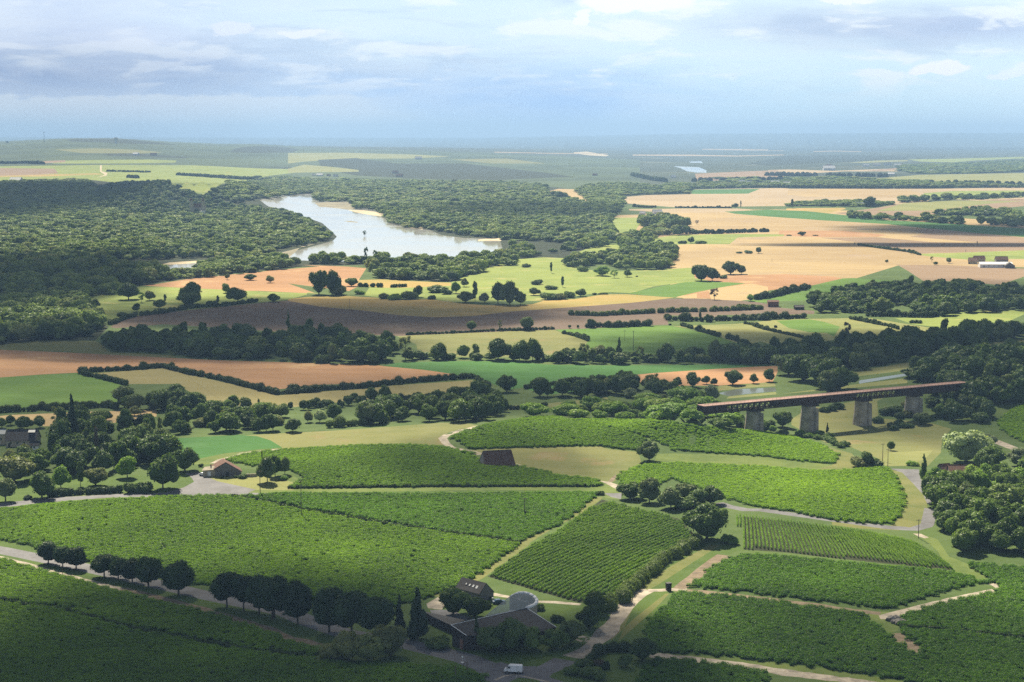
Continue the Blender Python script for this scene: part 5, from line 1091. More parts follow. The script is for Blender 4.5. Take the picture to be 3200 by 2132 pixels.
 ('15: 2230 570', 170, .9, 'dome', 'leafdark', 'dark tree on the lawn edge'),
 ('15: 2270 470', 180, .85, 'broad', 'leafdark', 'dark tree below the row vineyard'),
 ('16: 130 430', 100, .8, 'sparse', 'leafdark', 'dark open tree at the foot of the row vineyard'),
 ('15: 1570 370', 20, 1.6, 'bush', 'leafdark', 'little bush beside the blue car'),
 ('18: 995 530', 195, .85, 'broad', 'leafdark', 'young tree with bare trunk in the corner garden'),
 ('18: 1210 445', 300, .95, 'dome', 'leafdark', 'big dark shrub tree in the corner garden'),
 ('18: 1260 490', 65, 1.4, 'bush', 'leafdark', 'small round shrub in the corner garden'),
 ('18: 760 555', 130, .6, 'bush', 'conifer', 'dark egg shaped shrub in the corner garden'),
 ('18: 680 500', 85, 1.4, 'bush', 'leafbrown', 'russet shrub in the corner garden'),
 ('18: 470 520', 120, 1.4, 'bush', 'leafdark', 'top left shrub of the corner garden'),
 ('18: 360 620', 120, 1.4, 'bush', 'leafdark', 'leftmost shrub of the corner garden'),
 ('18: 560 650', 140, 1.4, 'bush', 'leafdark', 'wide shrub at the front of the corner garden'),
 ('18: 690 680', 110, 1.2, 'bush', 'leafdark', 'front right shrub of the corner garden'),
 ('2: 565 795', 42, .9, 'sparse', 'leafdark', 'lone little tree growing on a mid-river islet'),
 ('1: 52 108', 14, 1.4, 'bush', 'leafdark', 'lone tree on the left skyline'),
 ('24: 2060 320', 100, 1.0, 'dome', 'leafdark', 'dark round tree beside the castle'),
 ('3: 115 720', 110, 1.7, 'dome', 'leafdark', 'domed tree beside the small orange field'),
]
for s_, hp, wf, shp, lf, lb in SG:
    if lb: single(s_, hp, wf, shp, lf, lb)
wood('wood behind the left garden', '9: 400 760 520 480 760 420 1000 400 1380 470 1560 540 1600 700 1400 780 1000 820 700 860 500 800', 7.5, 14.5, [('broad', 'leafdark'), ('dome', 'leafdark'), ('broad', 'leaf'), ('tall', 'leaf')], 'dark green tree', seed=31, nmax=44)
wood('garden behind the left hedge', '9: -60 780 300 700 420 780 400 860 200 880 -60 880', 6.0, 10, [('broad', 'leafolive'), ('dome', 'leaf')], 'olive green tree', seed=32, nmax=8)
wood('trees behind the left roofs', '9: 0 390 60 375 200 380 370 400 420 420 0 420', 7, 6.5, [('broad', 'leaf'), ('broad', 'leafdark')], 'leafy tree', seed=33, nmax=6)
wood('dark copse in front of the beige field', '9: 1000 230 1080 210 1450 190 1700 180 1840 240 1800 300 1440 260 1250 250', 8.0, 12, [('dome', 'leafdark'), ('broad', 'leafdark')], 'dark tree', seed=34, nmax=14)
wood('mixed belt left of the mown meadow', '9: 1440 330 1600 280 2000 250 2354 230; 10: 300 240 480 250 560 290 560 420 300 450 0 460; 9: 2354 440 1700 470 1560 480 1500 420', 7.0, 9.5, [('broad', 'leafdark'), ('broad', 'leaf'), ('dome', 'leaf'), ('bush', 'leafolive')], 'mixed green tree', seed=35, nmax=44)
wood('dark belt behind the mown meadow', '10: 940 360 960 290 1200 300 1500 280 1900 240 2354 200; 11: 0 180 400 160 520 230 500 300 350 360 200 370 0 345; 10: 2200 345 1500 385', 7.6, 12, [('dome', 'leafdark'), ('broad', 'leafdark'), ('broad', 'leaf')], 'dark leafy tree', seed=36, nmax=44)
wood('tree line below the green triangle field', '11: 380 120 500 90 900 120 1200 130 1500 100 1600 90 1600 60 1240 60 900 100 740 110 500 60 380 80', 8.0, 10.5, [('broad', 'leafdark'), ('dome', 'leafdark'), ('broad', 'leaf')], 'dark leafy tree', seed=37, nmax=18)
wood('clump above the bright scrub', '7: 640 1350 800 1300 1000 1320 1200 1330 1450 1380 1800 1420 1700 1450 1400 1450 1200 1430 900 1420 660 1400', 8.0, 10, [('broad', 'leafdark'), ('broad', 'leafolive'), ('dome', 'leafdark')], 'tree', seed=38, nmax=18)
wood('copse behind the viaduct deck', '8: 330 1230 360 1090 700 1080 880 1120 970 1180 960 1240 700 1255', 10, 16, [('dome', 'leafdark')], 'dark dense tree', seed=39, nmax=10, wf=1.1)
wood('tree row left of the canal strip', '10: 560 220 960 190 1300 190 1300 215 960 235 600 250', 6.5, 5.5, [('dome', 'leafdark'), ('broad', 'leafdark')], 'dark small tree', seed=40, nmax=14)
wood('bright scrub behind the knoll', '11: 950 290 1100 240 1400 215 1700 170 1900 110 2354 130; 12: 0 330 200 330 380 380 500 480 640 620 640 655 300 625 0 580; 11: 2000 340 1600 325 1150 315', 6.0, 8.5, [('bush', 'leafbright'), ('bush', 'leafbright'), ('bush', 'leaf'), ('dome', 'leafbright')], 'sunlit scrub tree', seed=41, nmax=60, wf=1.7)
wood('scrub below the viaduct', '12: 640 640 700 560 1000 590 1200 650 1500 690 1720 730 1730 830 1900 850 1940 900 1800 880 1600 820 1300 750 950 690', 6.0, 5.5, [('bush', 'leaf'), ('bush', 'leafdark'), ('bush', 'leafbright')], 'scrub tree', seed=42, nmax=24, wf=1.3)
wood('hedge line behind the left piers', '12: 1310 560 1490 560 1490 520 1310 525; 12: 1640 480 1720 470; 12: 1790 455 2010 450 2000 430 1790 440', 5.5, 6.5, [('bush', 'leafdark')], 'dark tree', seed=43, nmax=10, wf=1.2)
wood('thicket behind the right piers', '13: 345 360 420 300 560 290 600 380 500 390 360 380; 13: 350 490 480 480 620 450 760 430 700 415 480 420 350 450', 7.0, 6.5, [('bush', 'leafdark'), ('dome', 'leafdark'), ('bush', 'leafolive')], 'shaded tree', seed=44, nmax=16, wf=1.2)
wood('sunlit upper wood on the right', '13: 1060 760 1200 720 1447 740 1900 760 1900 1000 1447 1050 1200 1010 980 1000 900 930 1080 870', 7.0, 10.5, [('dome', 'leaf'), ('broad', 'leafbright'), ('dome', 'leafdark')], 'leafy tree', seed=45, nmax=26)
wood('dark lower wood on the right', '13: 720 1110 780 1010 900 980 1200 1040 1447 1060 1900 1060 1900 1450 1447 1440 1100 1400 880 1360 780 1240', 6.8, 11.5, [('dome', 'leaf'), ('broad', 'leafdark'), ('broad', 'leaf')], 'large leafy tree', seed=46, nmax=56)
wood('left bank scrub behind the cottage', '9: 1700 800 1800 740 1900 740 1860 800', 4.5, 3.0, [('bush', 'leafdark')], 'low bush', seed=47, nmax=5)
# ------------------------------------------------------------------ buildings
B_ = {'tile': plain('old_roof_tile', (.15, .085, .062), .9, .3, 1.2, bump=.4), 'tilered': plain('red_roof_tile', (.12, .058, .042), .9, .25, 1.2, bump=.3),
      'slate': plain('dark_slate', (.035, .033, .036), .6, .2, .9, bump=.2), 'slate2': plain('weathered_sheet_roof', (.012, .013, .018), .65, .25, .35, bump=.15), 'render': plain('grey_render', (.17, .165, .16), .95, .15, .7),
      'stone': plain('pale_stone', (.42, .37, .28), .95, .18, .8, bump=.2), 'white': plain('white_paint', (.80, .80, .79), .45, .04, .6), 'darkwall': plain('dark_brown_wall', (.04, .031, .027), .9, .25, .5),
      'glass': plain('window_glass', (.03, .04, .05), .08, .1, 1, spec=.8), 'dark': plain('dark_opening', (.015, .014, .013), .9, .1, 1), 'greyroof': plain('pale_sheet_metal', (.34, .37, .38), .5, .1, .8),
      'rust': plain('rusted_steel', (.050, .028, .022), .85, .35, .35, bump=.3), 'deck': plain('rust_deck', (.24, .14, .115), .8, .22, .12, bump=.3), 'concrete': plain('stained_concrete', (.36, .325, .275), .95, .32, .22, bump=.4),
      'wood': plain('weathered_pole', (.13, .10, .075), .95, .2, 3), 'steel': plain('steel_grey', (.30, .31, .32), .5, .1, 2), 'tyre': plain('tyre', (.02, .02, .02), .9, .1, 3),
      'bluecar': plain('blue_car_paint', (.03, .08, .16), .3, .05, 1, spec=.6), 'whitecar': plain('white_car_paint', (.82, .83, .85), .28, .03, .5, spec=.6), 'rock': plain('grey_rubble', (.16, .15, .14), .95, .3, 1.5, bump=.6), 'black': plain('black_plastic', (.012, .012, .013), .5, .1, 2),
      'brick': plain('red_brick', (.25, .13, .09), .95, .25, .8)}
def gable(name, label, cat, s, L, Wd, he, hr, rz, wall='render', roof='tile', door=True, wins=3, over=.35, group=None, chim=False):
    """gabled building: local x along the ridge (length L), y across (width Wd), eaves he, ridge hr"""
    g = W(s)[0]; e = empty(name, g, rz); tag(e, label, cat, group)
    a, b = L/2, Wd/2
    m = MB(); m.prism([(-a, -b, -.6), (a, -b, -.6), (a, b, -.6), (-a, b, -.6)], [(-a, -b, he), (a, -b, he), (a, b, he), (-a, b, he)])
    for x in (-a, a): m.poly([(x, -b, he), (x, b, he), (x, 0, hr)])
    m.build('wall', B_[wall], e)
    r = MB(); th = .16; ox = a+over; sl = (hr-he)/b; oy = b+over; ez = he-sl*over
    for sg in (-1, 1):
        r.prism([(-ox, sg*oy, ez+.02), (ox, sg*oy, ez+.02), (ox, 0, hr+.02), (-ox, 0, hr+.02)], [(-ox, sg*oy, ez+.02+th), (ox, sg*oy, ez+.02+th), (ox, 0, hr+.02+th), (-ox, 0, hr+.02+th)])
    r.tube((-ox, 0, hr+th+.05), (ox, 0, hr+th+.05), .14, .14, 6)
    ro = r.build('roof', B_[roof], e)
    if chim: MB().box(a*.5, b*.3, hr-1.0, .6, .6, 1.9).build('chimney', B_['brick'], ro)
    for k in range(wins):
        x = -a+L*(k+.8)/(wins+.6)
        for sg in (-1, 1): MB().box(x, sg*b, he*.42, .95, .12, min(1.1, he*.4)).build('window', B_['glass'], e)
    if door:
        MB().box(-a+L*.12, -b-.03, -.1, 1.0, .12, min(2.05, he*.85)).build('door', B_['dark'], e)
    return e
# big brown barn with asymmetric, almost ground-reaching roof
gb = W('20: 1180 935')[0]; e = empty('barn', gb, R(3)); tag(e, 'long steep-roofed brown barn standing in the central vineyard', 'barn')
m = MB(); a, b = 6.6, 4.6
ring = [(-a, -b), (a, -b), (a-.2, b), (-a-2.3, b)]
m.prism([(x, y, -1) for x, y in ring], [(x, y, 1.1) for x, y in ring]); m.build('wall', B_['stone'], e)
r = MB(); A0, A1, A2, A3 = (-a-.3, -b-.4, .85), (a+.5, -b-.4, .85), (a-1.3, .6, 7.1), (-a-.9, .6, 6.6)
r.poly([A0, A1, A2, A3]); Bk0, Bk1 = (-a-2.6, b+.4, 1.0), (a-.2, b+.4, 1.0)
r.poly([Bk0, A3, A2, Bk1]); r.poly([A1, Bk1, A2]); ro = r.build('roof', B_['tile'], e); so = ro.modifiers.new('thick', 'SOLIDIFY'); so.thickness = .22; so.offset = -1
m = MB(); m.poly([(-a-.25, -b, 1.08), (-a-.85, .6, 6.4), (-a-2.45, b, 1.08)]); m.build('gable_end', B_['render'], e)
MB().tube((-a-.9, .6, 6.68), (a-1.3, .6, 7.18), .16, .16, 6).build('ridge', B_['render'], ro)
for x in (-2.5, .8, 3.6): MB().box(x, -b-.03, -.2, 1.8, .1, 1.15).build('opening', B_['dark'], e)
# cottage by the village road
gc = W('19: 830 655')[0]; e = empty('cottage', gc, R(0)); tag(e, 'roadside cottage with red-brown tiled roof and grey gable end', 'house')
dx, dy = -2.6, 8.5      # the house runs back to the left
lf, rt, ap, eh = -5.6, 5.9, -.9, (3.9, 2.6)
m = MB(); m.prism([(lf, 0, -.8), (rt, 0, -.8), (rt+dx, dy, -.8), (lf+dx, dy, -.8)], [(lf, 0, eh[0]-.5), (rt, 0, eh[1]-.4), (rt+dx, dy, eh[1]-.4), (lf+dx, dy, eh[0]-.5)])
m.poly([(lf, 0, eh[0]-.5), (rt, 0, eh[1]-.4), (ap, 0, 6.1)]); m.poly([(lf+dx, dy, eh[0]-.5), (rt+dx, dy, eh[1]-.4), (ap+dx, dy, 6.1)]); m.build('wall', B_['render'], e)
r = MB()
r.poly([(lf-.5, -.35, eh[0]-.65), (ap, -.35, 6.3), (ap+dx, dy+.3, 6.3), (lf-.5+dx, dy+.3, eh[0]-.65)]); r.poly([(ap, -.35, 6.3), (rt+.5, -.35, eh[1]-.5), (rt+.5+dx, dy+.3, eh[1]-.5), (ap+dx, dy+.3, 6.3)])
ro = r.build('roof', B_['tilered'], e); so = ro.modifiers.new('thick', 'SOLIDIFY'); so.thickness = .2; so.offset = 0
MB().tube((ap, -.4, 6.36), (ap+dx, dy+.35, 6.36), .15, .15, 6).build('ridge', B_['brick'], ro)
MB().box(-.3, -.05, 0, 1.3, .14, 2.1).build('door', B_['dark'], e)
for x in (-3.2, 3.4): MB().box(x, -.05, 1.0, .9, .14, 1.0).build('window', B_['glass'], e)
m = MB(); m.prism([(-11.2, 1.0, -.6), (-5.7, 0.8, -.6), (-6.7, 5, -.6), (-11.6, 5, -.6)], [(-11.2, 1.0, 2.3), (-5.7, .8, 2.7), (-6.7, 5, 2.7), (-11.6, 5, 2.3)]); m.build('annex_wall', B_['stone'], e)
r = MB(); r.poly([(-11.7, .6, 2.3), (-5.7, .4, 2.8), (-6.4, 3.0, 4.0), (-10.8, 3.0, 3.5)]); r.poly([(-10.8, 3.0, 3.5), (-6.4, 3.0, 4.0), (-6.9, 5.4, 2.8), (-12, 5.4, 2.3)]); ro = r.build('annex_roof', B_['stone'], e); so = ro.modifiers.new('thick', 'SOLIDIFY'); so.thickness = .18
MB().box(-8.0, 3.0, 3.2, .5, .5, 1.6).build('chimney', B_['brick'], ro)
MB().box(-8.3, .75, .0, 1.5, .14, 2.0).build('shutter', B_['white'], e)
# garden wall right of the cottage
m = MB()
for q0, q1 in zip(W('19: 1130 690 1240 665 1360 665'), W('19: 1240 665 1360 665 1500 650')):
    c = (q0+q1)/2; d = q1-q0; m.box(c[0], c[1], c[2]-.3, math.hypot(d[0], d[1])+.1, .4, 1.6, math.atan2(d[1], d[0]))
tag(m.build('garden_wall', B_['stone']), 'low dark-shaded garden wall right of the cottage', 'wall')
# large farmhouse roofs at the left edge
e = gable('farmhouse', 'big farmhouse with long brown roof at the left edge', 'house', '21: 720 600', 14.5, 10, 3.2, 7.6, R(1), 'stone', 'slate', wins=4)
MB().box(3.8, -.6, 7.05, 3.0, .06, .06).build('ridge_cap', B_['greyroof'], e)
m = MB(); m.poly([(2.9, -2.3, 6.70), (6.4, -2.3, 6.70), (6.2, -.35, 7.62), (2.9, -.35, 7.62)]); o_ = m.build('skylight_sheet', B_['greyroof'], e); s2 = o_.modifiers.new('thick', 'SOLIDIFY'); s2.thickness = .1; s2.offset = 1
gable('outbuilding', 'small lean outbuilding at the right foot of the farmhouse', 'outbuilding', '21: 1080 740', 4.0, 3.6, 2.4, 3.9, R(2), 'white', 'slate2', wins=1)
gable('house', 'pale house with grey metal roof at the extreme left edge', 'house', '21: 20 560', 5.5, 5, 5.4, 7.0, R(0), 'stone', 'greyroof', wins=2)
# angular dark shed: corners of the roof found on level planes above the yard
def rp(r_, x, y, z):
    ox, oy, k = RG[r_]; return onz(ox+x*k, oy+y*k, z)[0]
z0 = float(W('15: 1560 680')[0][2])
c0 = rp(17, 900, 1190, z0); e = empty('exhibition_shed', (c0[0], c0[1], z0)); tag(e, 'large angular dark-roofed shed beside the glass hall', 'building')
cr = [rp(17, 535, 850, z0+6.3), rp(17, 775, 1015, z0+4.6), rp(17, 1700, 1010, z0+2.9), rp(17, 2150, 885, z0+3.4), rp(17, 1690, 590, z0+6.6)]
cr = [p-np.array([c0[0], c0[1], z0]) for p in cr]
m = MB(); ins = [Vector(p)+(Vector((cr[2][0]*.4, cr[2][1]*.4+3, 0))-Vector((p[0], p[1], 0))).normalized()*.35 for p in cr]
m.prism([(p[0], p[1], -.6) for p in ins], [(p[0], p[1], p[2]-.25) for p in ins]); m.build('wall', B_['darkwall'], e)
m = MB(); m.prism([(p[0], p[1], p[2]-.22) for p in cr], [tuple(p) for p in cr]); m.build('roof', B_['slate2'], e)
m = MB()
for i_, j_ in ((0, 1), (4, 3), (0, 4)): m.tube(Vector(cr[i_])+Vector((0, 0, .06)), Vector(cr[j_])+Vector((0, 0, .06)), .10, .10, 6)
m.build('roof_edge', B_['white'], e)
p, q = Vector(ins[0]), Vector(ins[1]); d = (q-p); d.z = 0; an = math.atan2(d.y, d.x); mid = p+d*.62
MB().box(mid.x, mid.y, -.1, 1.3, .3, 3.0, an).build('door', B_['brick'], e)
# glass hall with white arched rim
e = empty('glass_hall', (c0[0], c0[1], z0)); tag(e, 'teardrop glass hall with thick white arched rim', 'glass hall')
oz = np.array([c0[0], c0[1], z0])
rim = [(1065, 715, 6.4), (1190, 610, 6.6), (1320, 510, 6.8), (1440, 412, 7.0), (1500, 378, 7.2), (1570, 362, 7.3), (1660, 360, 7.3), (1750, 382, 7.1), (1815, 420, 6.9), (1850, 465, 6.7), (1845, 510, 6.6), (1810, 545, 6.6), (1695, 588, 6.75)]
RP = [Vector(rp(17, x, y, z0+z)-oz) for x, y, z in rim]
mg, tg, bg_ = newmat('pavilion_glass'); bg_.inputs['Base Color'].default_value = (.07, .11, .11, 1); bg_.inputs['Roughness'].default_value = .06; bg_.inputs['Alpha'].default_value = .62; bg_.inputs['Specular IOR Level'].default_value = .8
m = MB(); ctr = Vector((sum(p.x for p in RP)/len(RP), sum(p.y for p in RP)/len(RP), 7.25))
for i in range(len(RP)):
    m.poly([RP[i], RP[(i+1) % len(RP)], ctr])
m.build('glazing', mg, e)
m = MB()
for i in range(3, 12): m.tube(RP[i], RP[i+1], .22 if i < 5 else .55, .55 if i >= 4 else .22, 12)
m.build('rim', B_['white'], e, smooth=True)
m = MB()
for i in range(0, 3): m.tube(RP[i], RP[i+1], .1, .1, 6)
m.tube(RP[12], RP[0], .1, .1, 6)
for i in range(1, 12): m.tube(RP[i], ctr, .05, .05, 5)
m.build('frame', B_['steel'], e)
m = MB()
for i in range(3, 12):
    p, q = RP[i], RP[i+1]; m.poly([p-Vector((0, 0, .2)), q-Vector((0, 0, .2)), (q.x, q.y, -.4), (p.x, p.y, -.4)])
o_ = m.build('curved_wall', B_['stone'], e); s2 = o_.modifiers.new('thick', 'SOLIDIFY'); s2.thickness = .25
m = MB(); m.prism([(p.x*.97+ctr.x*.03, p.y*.97+ctr.y*.03, 2.6) for p in RP], [(p.x*.97+ctr.x*.03, p.y*.97+ctr.y*.03, 2.8) for p in RP]); m.build('gallery_floor', B_['steel'], e)
# skylight house
zc = float(W('15: 1560 350')[0][2])
e = empty('skylight_house', (*rp(17, 1090, 420, zc)[:2], zc)); tag(e, 'small dark-roofed house with four white skylights', 'house')
oc = np.array(e.location); ga, gl_, gr_ = [Vector(rp(17, x, y, zc+z)-oc) for x, y, z in ((1080, 212, 5.6), (985, 370, 2.6), (1188, 335, 2.4))]
gr_ = Vector((gr_.x, gr_.y, 2.5)); back = Vector(rp(17, 708, 118, zc+5.6)-oc)-ga; back.z = 0
m = MB(); m.prism([(gl_.x, gl_.y, -.5), (gr_.x, gr_.y, -.5), (gr_.x+back.x, gr_.y+back.y, -.5), (gl_.x+back.x, gl_.y+back.y, -.5)], [gl_, gr_, gr_+back, gl_+back]); m.poly([gl_, gr_, ga-Vector((0, 0, .1))]); m.build('wall', B_['render'], e)
r = MB(); r.poly([ga, gl_+Vector((-.25, -.3, -.2)), gl_+back+Vector((-.25, 0, -.2)), ga+back]); r.poly([ga, ga+back, gr_+back+Vector((.2, 0, -.2)), gr_+Vector((.25, 0, -.2))]); ro = r.build('roof', B_['slate'], e); s2 = ro.modifiers.new('thick', 'SOLIDIFY'); s2.thickness = .2; s2.offset = 1
nn = (back.cross(gl_-ga)).normalized(); nn = nn if nn.z > 0 else -nn
for k in range(4):
    f0 = .20+.155*k; w_ = .075-.012*k; c1 = ga+back*f0+(gl_-ga)*.42+nn*.32; c2 = c1+(gl_-ga)*(.26-.04*k); db = back*w_
    m = MB(); m.prism([c1-nn*.15, c1+db-nn*.15, c2+db-nn*.15, c2-nn*.15], [c1, c1+db, c2+db, c2]); m.build('skylight', B_['white'], e)
tb = MB(); tb.tube(ga+Vector((0, -.02, .1)), gl_+Vector((-.2, -.2, 0)), .09, .09, 6); tb.build('verge_trim', B_['render'], ro)
# low dark wing left of the shed
zw = float(W('15: 1250 600')[0][2]); q = [rp(17, x, y, zw+3.0) for x, y in ((150, 690), (760, 770), (530, 850), (290, 720))]
c1_ = rp(17, 400, 1000, zw); e = empty('low_wing', (c1_[0], c1_[1], zw)); tag(e, 'low dark brown annex left of the angular shed', 'building')
oc = np.array(e.location); q = [p-oc for p in (rp(17, 120, 640, zw+2.8), rp(17, 760, 775, zw+2.8), rp(17, 530, 852, zw+2.8), rp(17, 250, 720, zw+2.8))]
m = MB(); m.prism([(p[0]*.98, p[1]*.98, -.5) for p in q], [(p[0]*.98, p[1]*.98, p[2]-.2) for p in q]); m.build('wall', B_['darkwall'], e)
m = MB(); m.prism([(p[0], p[1], p[2]-.2) for p in q], [tuple(p) for p in q]); m.build('roof', B_['slate2'], e)
# hidden house on the right
gable('house', 'brown-roofed house half hidden in the right-hand trees', 'house', '22: 1400 700', 11, 6.5, 3.0, 5.4, R(-4), 'render', 'tile', wins=3)
gable('house', 'small reddish gabled house left of the white car', 'house', '22: 880 640', 5, 5, 2.8, 5.0, R(20), 'render', 'tile', wins=1)
# distant farms, hamlets
gable('farm_shed', 'long white shed of the farm on the right stubble', 'barn', '23: 1930 262', 37, 11, 3.8, 6.2, R(-2), 'white', 'white', wins=6)
gable('farm_barn', 'grey-brown barn behind the long white shed', 'barn', '23: 2020 190', 14, 9, 3.5, 7, R(-2), 'render', 'tile', wins=2)
gable('farm_barn', 'grey gabled barn at the right end of the white shed', 'barn', '23: 2140 272', 10, 11, 3, 6.5, R(80), 'render', 'slate2', wins=1)
gable('farmhouse', 'pink-roofed farmhouse left of the white shed', 'house', '23: 1690 180', 13, 8, 4, 7, R(6), 'stone', 'tilered', wins=3)
gable('farmhouse', 'small cream farmhouse between the farm trees', 'house', '23: 1600 210', 10, 8, 4, 7, R(-20), 'stone', 'tile', wins=2)
gable('brick_barn', 'square red-brown barn on the pale plum strip', 'barn', '8: 302 545', 9.5, 7, 4.6, 5.6, R(-3), 'brick', 'tile', wins=2)
gable('field_barn', 'low dark shed at the end of the pale plum strip', 'shed', '8: 515 570', 8, 5, 2.5, 3.8, R(5), 'darkwall', 'slate', wins=1)
gable('white_shed', 'bright white-roofed shed among the far right trees', 'barn', '4: 2060 800', 36, 14, 5, 8, R(-4), 'white', 'white', wins=5)
gable('white_shed', 'long pale shed left of the bright white one', 'barn', '4: 1790 797', 60, 10, 3, 5, R(-1), 'render', 'white', wins=5)
e = empty('castle', W('24: 1950 330')[0]+np.array([0, 0, 3]), R(4)); tag(e, 'brown stone castle with two towers in the left woods', 'castle')
m = MB().box(0, 0, -4, 22, 11, 19); m.build('wall', B_['stone'], e); m = MB(); m.prism([(-11.5, -6, 15.05), (11.5, -6, 15.05), (11.5, 6, 15.05), (-11.5, 6, 15.05)], [(-9, -.4, 22), (9, -.4, 22), (9, .4, 22), (-9, .4, 22)]); m.build('roof', B_['tile'], e)
for x in (-14.5, 7): MB().tube((x, -4, -4), (x, -4, 27), 3.4, 3.2, 12).build('tower', B_['stone'], e); MB().tube((x, -4, 27.02), (x, -4, 33), 3.9, .2, 12).build('spire', B_['tile'], e)
MB().box(7.5, -13, -4, 8, 8, 13).build('gatehouse', B_['white'], e)
for x in (-7, -2, 3): MB().box(x, -5.55, 4, 1.6, .2, 3).build('window', B_['dark'], e)
HS = [('24: 1470 360', 'tilered', 'red-roofed house below the castle woods', 15), ('24: 1350 350', 'tile', 'pale house left of the red-roofed one in the woods', 14), ('24: 1550 410', 'tilered', 'orange house lower in the left woods', 14), ('24: 1110 405', 'white', 'tiny white house in the dark left woods', 9),
      ('24: 300 150', 'white', 'white domed-roof house in the left hamlet', 18), ('24: 380 175', 'greyroof', 'pale house beside the white one in the left hamlet', 16), ('24: 240 210', 'tile', 'brown house at the left of the left hamlet', 20), ('24: 440 205', 'tile', 'long brown house at the right of the left hamlet', 22), ('24: 170 165', 'tilered', 'small house at the top of the left hamlet', 12),
      ('2: 235 355', 'white', 'largest white house of the far village over the river', 40), ('2: 190 352', 'white', 'left white house of the far village over the river', 22), ('2: 350 360', 'greyroof', 'right pale house of the far village over the river', 30), ('2: 300 356', 'tilered', 'middle house of the far village over the river', 22), ('2: 30 372', 'white', 'pale house near the upper river bend', 26),
      ('2: 855 460', 'white', 'white tower house in the wooded island gap', 9), ('2: 750 440', 'tilered', 'pink house left of the white tower house', 20), ('2: 1640 460', 'greyroof', 'left pale shed behind the island wood', 34), ('2: 1740 458', 'white', 'right pale shed behind the island wood', 36), ('2: 1230 402', 'tilered', 'pink roof far behind the island wood', 30),
      ('1: 1000 200', 'white', 'white house high on the left hill', 50), ('1: 1130 203', 'tilered', 'pink house high on the left hill', 50), ('1: 120 400', 'white', 'long white shed at the left plateau edge', 70), ('1: 250 408', 'white', 'smaller white shed at the left plateau edge', 40),
      ('2: 960 232', 'greyroof', 'pale hamlet house on the middle hill', 60), ('2: 820 360', 'tilered', 'pink hamlet house on the middle slope', 40), ('2: 790 335', 'tilered', 'reddish hamlet house above the middle slope', 40),
      ('3: 500 470', 'tilered', 'pink roof far behind the round copse', 30), ('3: 1270 488', 'white', 'white roof at the end of the blue hill', 30), ('3: 1940 540', 'white', 'white house left in the far tree line', 34), ('3: 2010 545', 'white', 'second white house in the far tree line', 30), ('3: 2265 550', 'white', 'tall white barn in the far tree line', 44),
      ('4: 65 525', 'white', 'white barn in front of the far plain', 36), ('4: 180 528', 'white', 'long white house right of the white barn', 44), ('4: 290 530', 'tilered', 'cream house at the end of the far white row', 36), ('4: 735 495', 'white', 'white house alone left of the grey field', 28), ('4: 1135 435', 'white', 'small white house by the grey field', 40),
      ('4: 560 390', 'white', 'white works building on the far plain', 90), ('4: 560 358', 'tilered', 'pink-roofed church-like house on the far plain', 50), ('4: 1000 350', 'greyroof', 'grey block in the far town', 60), ('4: 1100 345', 'greyroof', 'second grey block in the far town', 60), ('4: 1190 355', 'white', 'pale block right in the far town', 60), ('4: 900 355', 'white', 'pale block left in the far town', 50),
      ('4: 1510 405', 'white', 'white house in the far blue woods', 40), ('4: 640 705', 'tilered', 'pink roof in the far right tree belt', 26), ('4: 850 718', 'white', 'pale roof in the far right tree belt', 24), ('3: 1110 845', 'white', 'white greenhouse left of the round wood', 30), ('3: 965 850', 'white', 'small white shed left of the greenhouse', 16), ('3: 700 805', 'white', 'long white roof behind the central woods', 24)]
for s_, rf, lb, L in HS:
    L = L*.55+2
    gable('house', lb, 'house', s_, L, L*.5, L*.17+1.2, L*.36+2, R(rng.uniform(-25, 25)), 'white' if rf in ('white', 'greyroof') else 'stone', rf, wins=2, door=False, group='far houses', over=L*.02)
# white water tower / balloon shaped tank on the far hill
g = W('1: 853 112')[0]; e = empty('water_tower', g); tag(e, 'white round water tower on the far left hill', 'water tower')
MB().tube((0, 0, -3), (0, 0, 14), 5, 5, 12).build('column', B_['white'], e); m = MB()
for z_, a_, b_ in ((14, 5, 12), (20, 12, 14), (27, 14, 9)): m.tube((0, 0, z_+.01), (0, 0, z_+6.5), a_, b_, 16)
m.build('tank', B_['white'], e)
g = W('1: 325 100')[0]; e = empty('mast', g); tag(e, 'thin antenna mast on the left skyline', 'mast'); MB().tube((0, 0, -5), (0, 0, 60), 2.0, .8, 6).build('pole', B_['steel'], e); MB().tube((0, 0, 55), (0, 0, 59), 4, 4, 8).build('antenna', B_['steel'], e)
# ------------------------------------------------------------------ viaduct
zd = 14.6
Lp, Rp = onz(2214, 1268, zd)[0], onz(3012, 1196, zd)[0]
dv = Rp-Lp; Lv = float(np.hypot(dv[0], dv[1])); e = empty('viaduct', (Lp[0], Lp[1], 0), math.atan2(dv[1], dv[0])); tag(e, 'rusty steel railway viaduct on tall concrete piers', 'bridge')
H0 = zd-4.3
MB().box(Lv/2, 2.6, zd-.35, Lv+6, 6.4, .35).build('deck', B_['deck'], e)
for y0, nm in ((-.2, 'girder'), (5.4, 'girder')):
    m = MB(); m.box(Lv/2, y0, zd-.95, Lv+6, .55, .58); m.box(Lv/2, y0, H0, Lv+6, .6, .6); x = -3.0; k = 0
    while x < Lv+2.5:
        m.box(x, y0, H0+.6, .4, .4, zd-.95-H0-.6-.003)
        openp = (10 < x < 42) or (92 < x < 126)
        if openp: m.tube((x+.1, y0, H0+.5), (x+3.4, y0, zd-1), .14, .14, 5); m.tube((x+.1, y0+.03, zd-1), (x+3.4, y0+.03, H0+.5), .14, .14, 5)
        else: m.box(x+1.75, y0, H0+.6, 3.06, .10, zd-.95-H0-.6-.003)
        x += 3.5
    m.build(nm, B_['rust'], e)
m = MB()
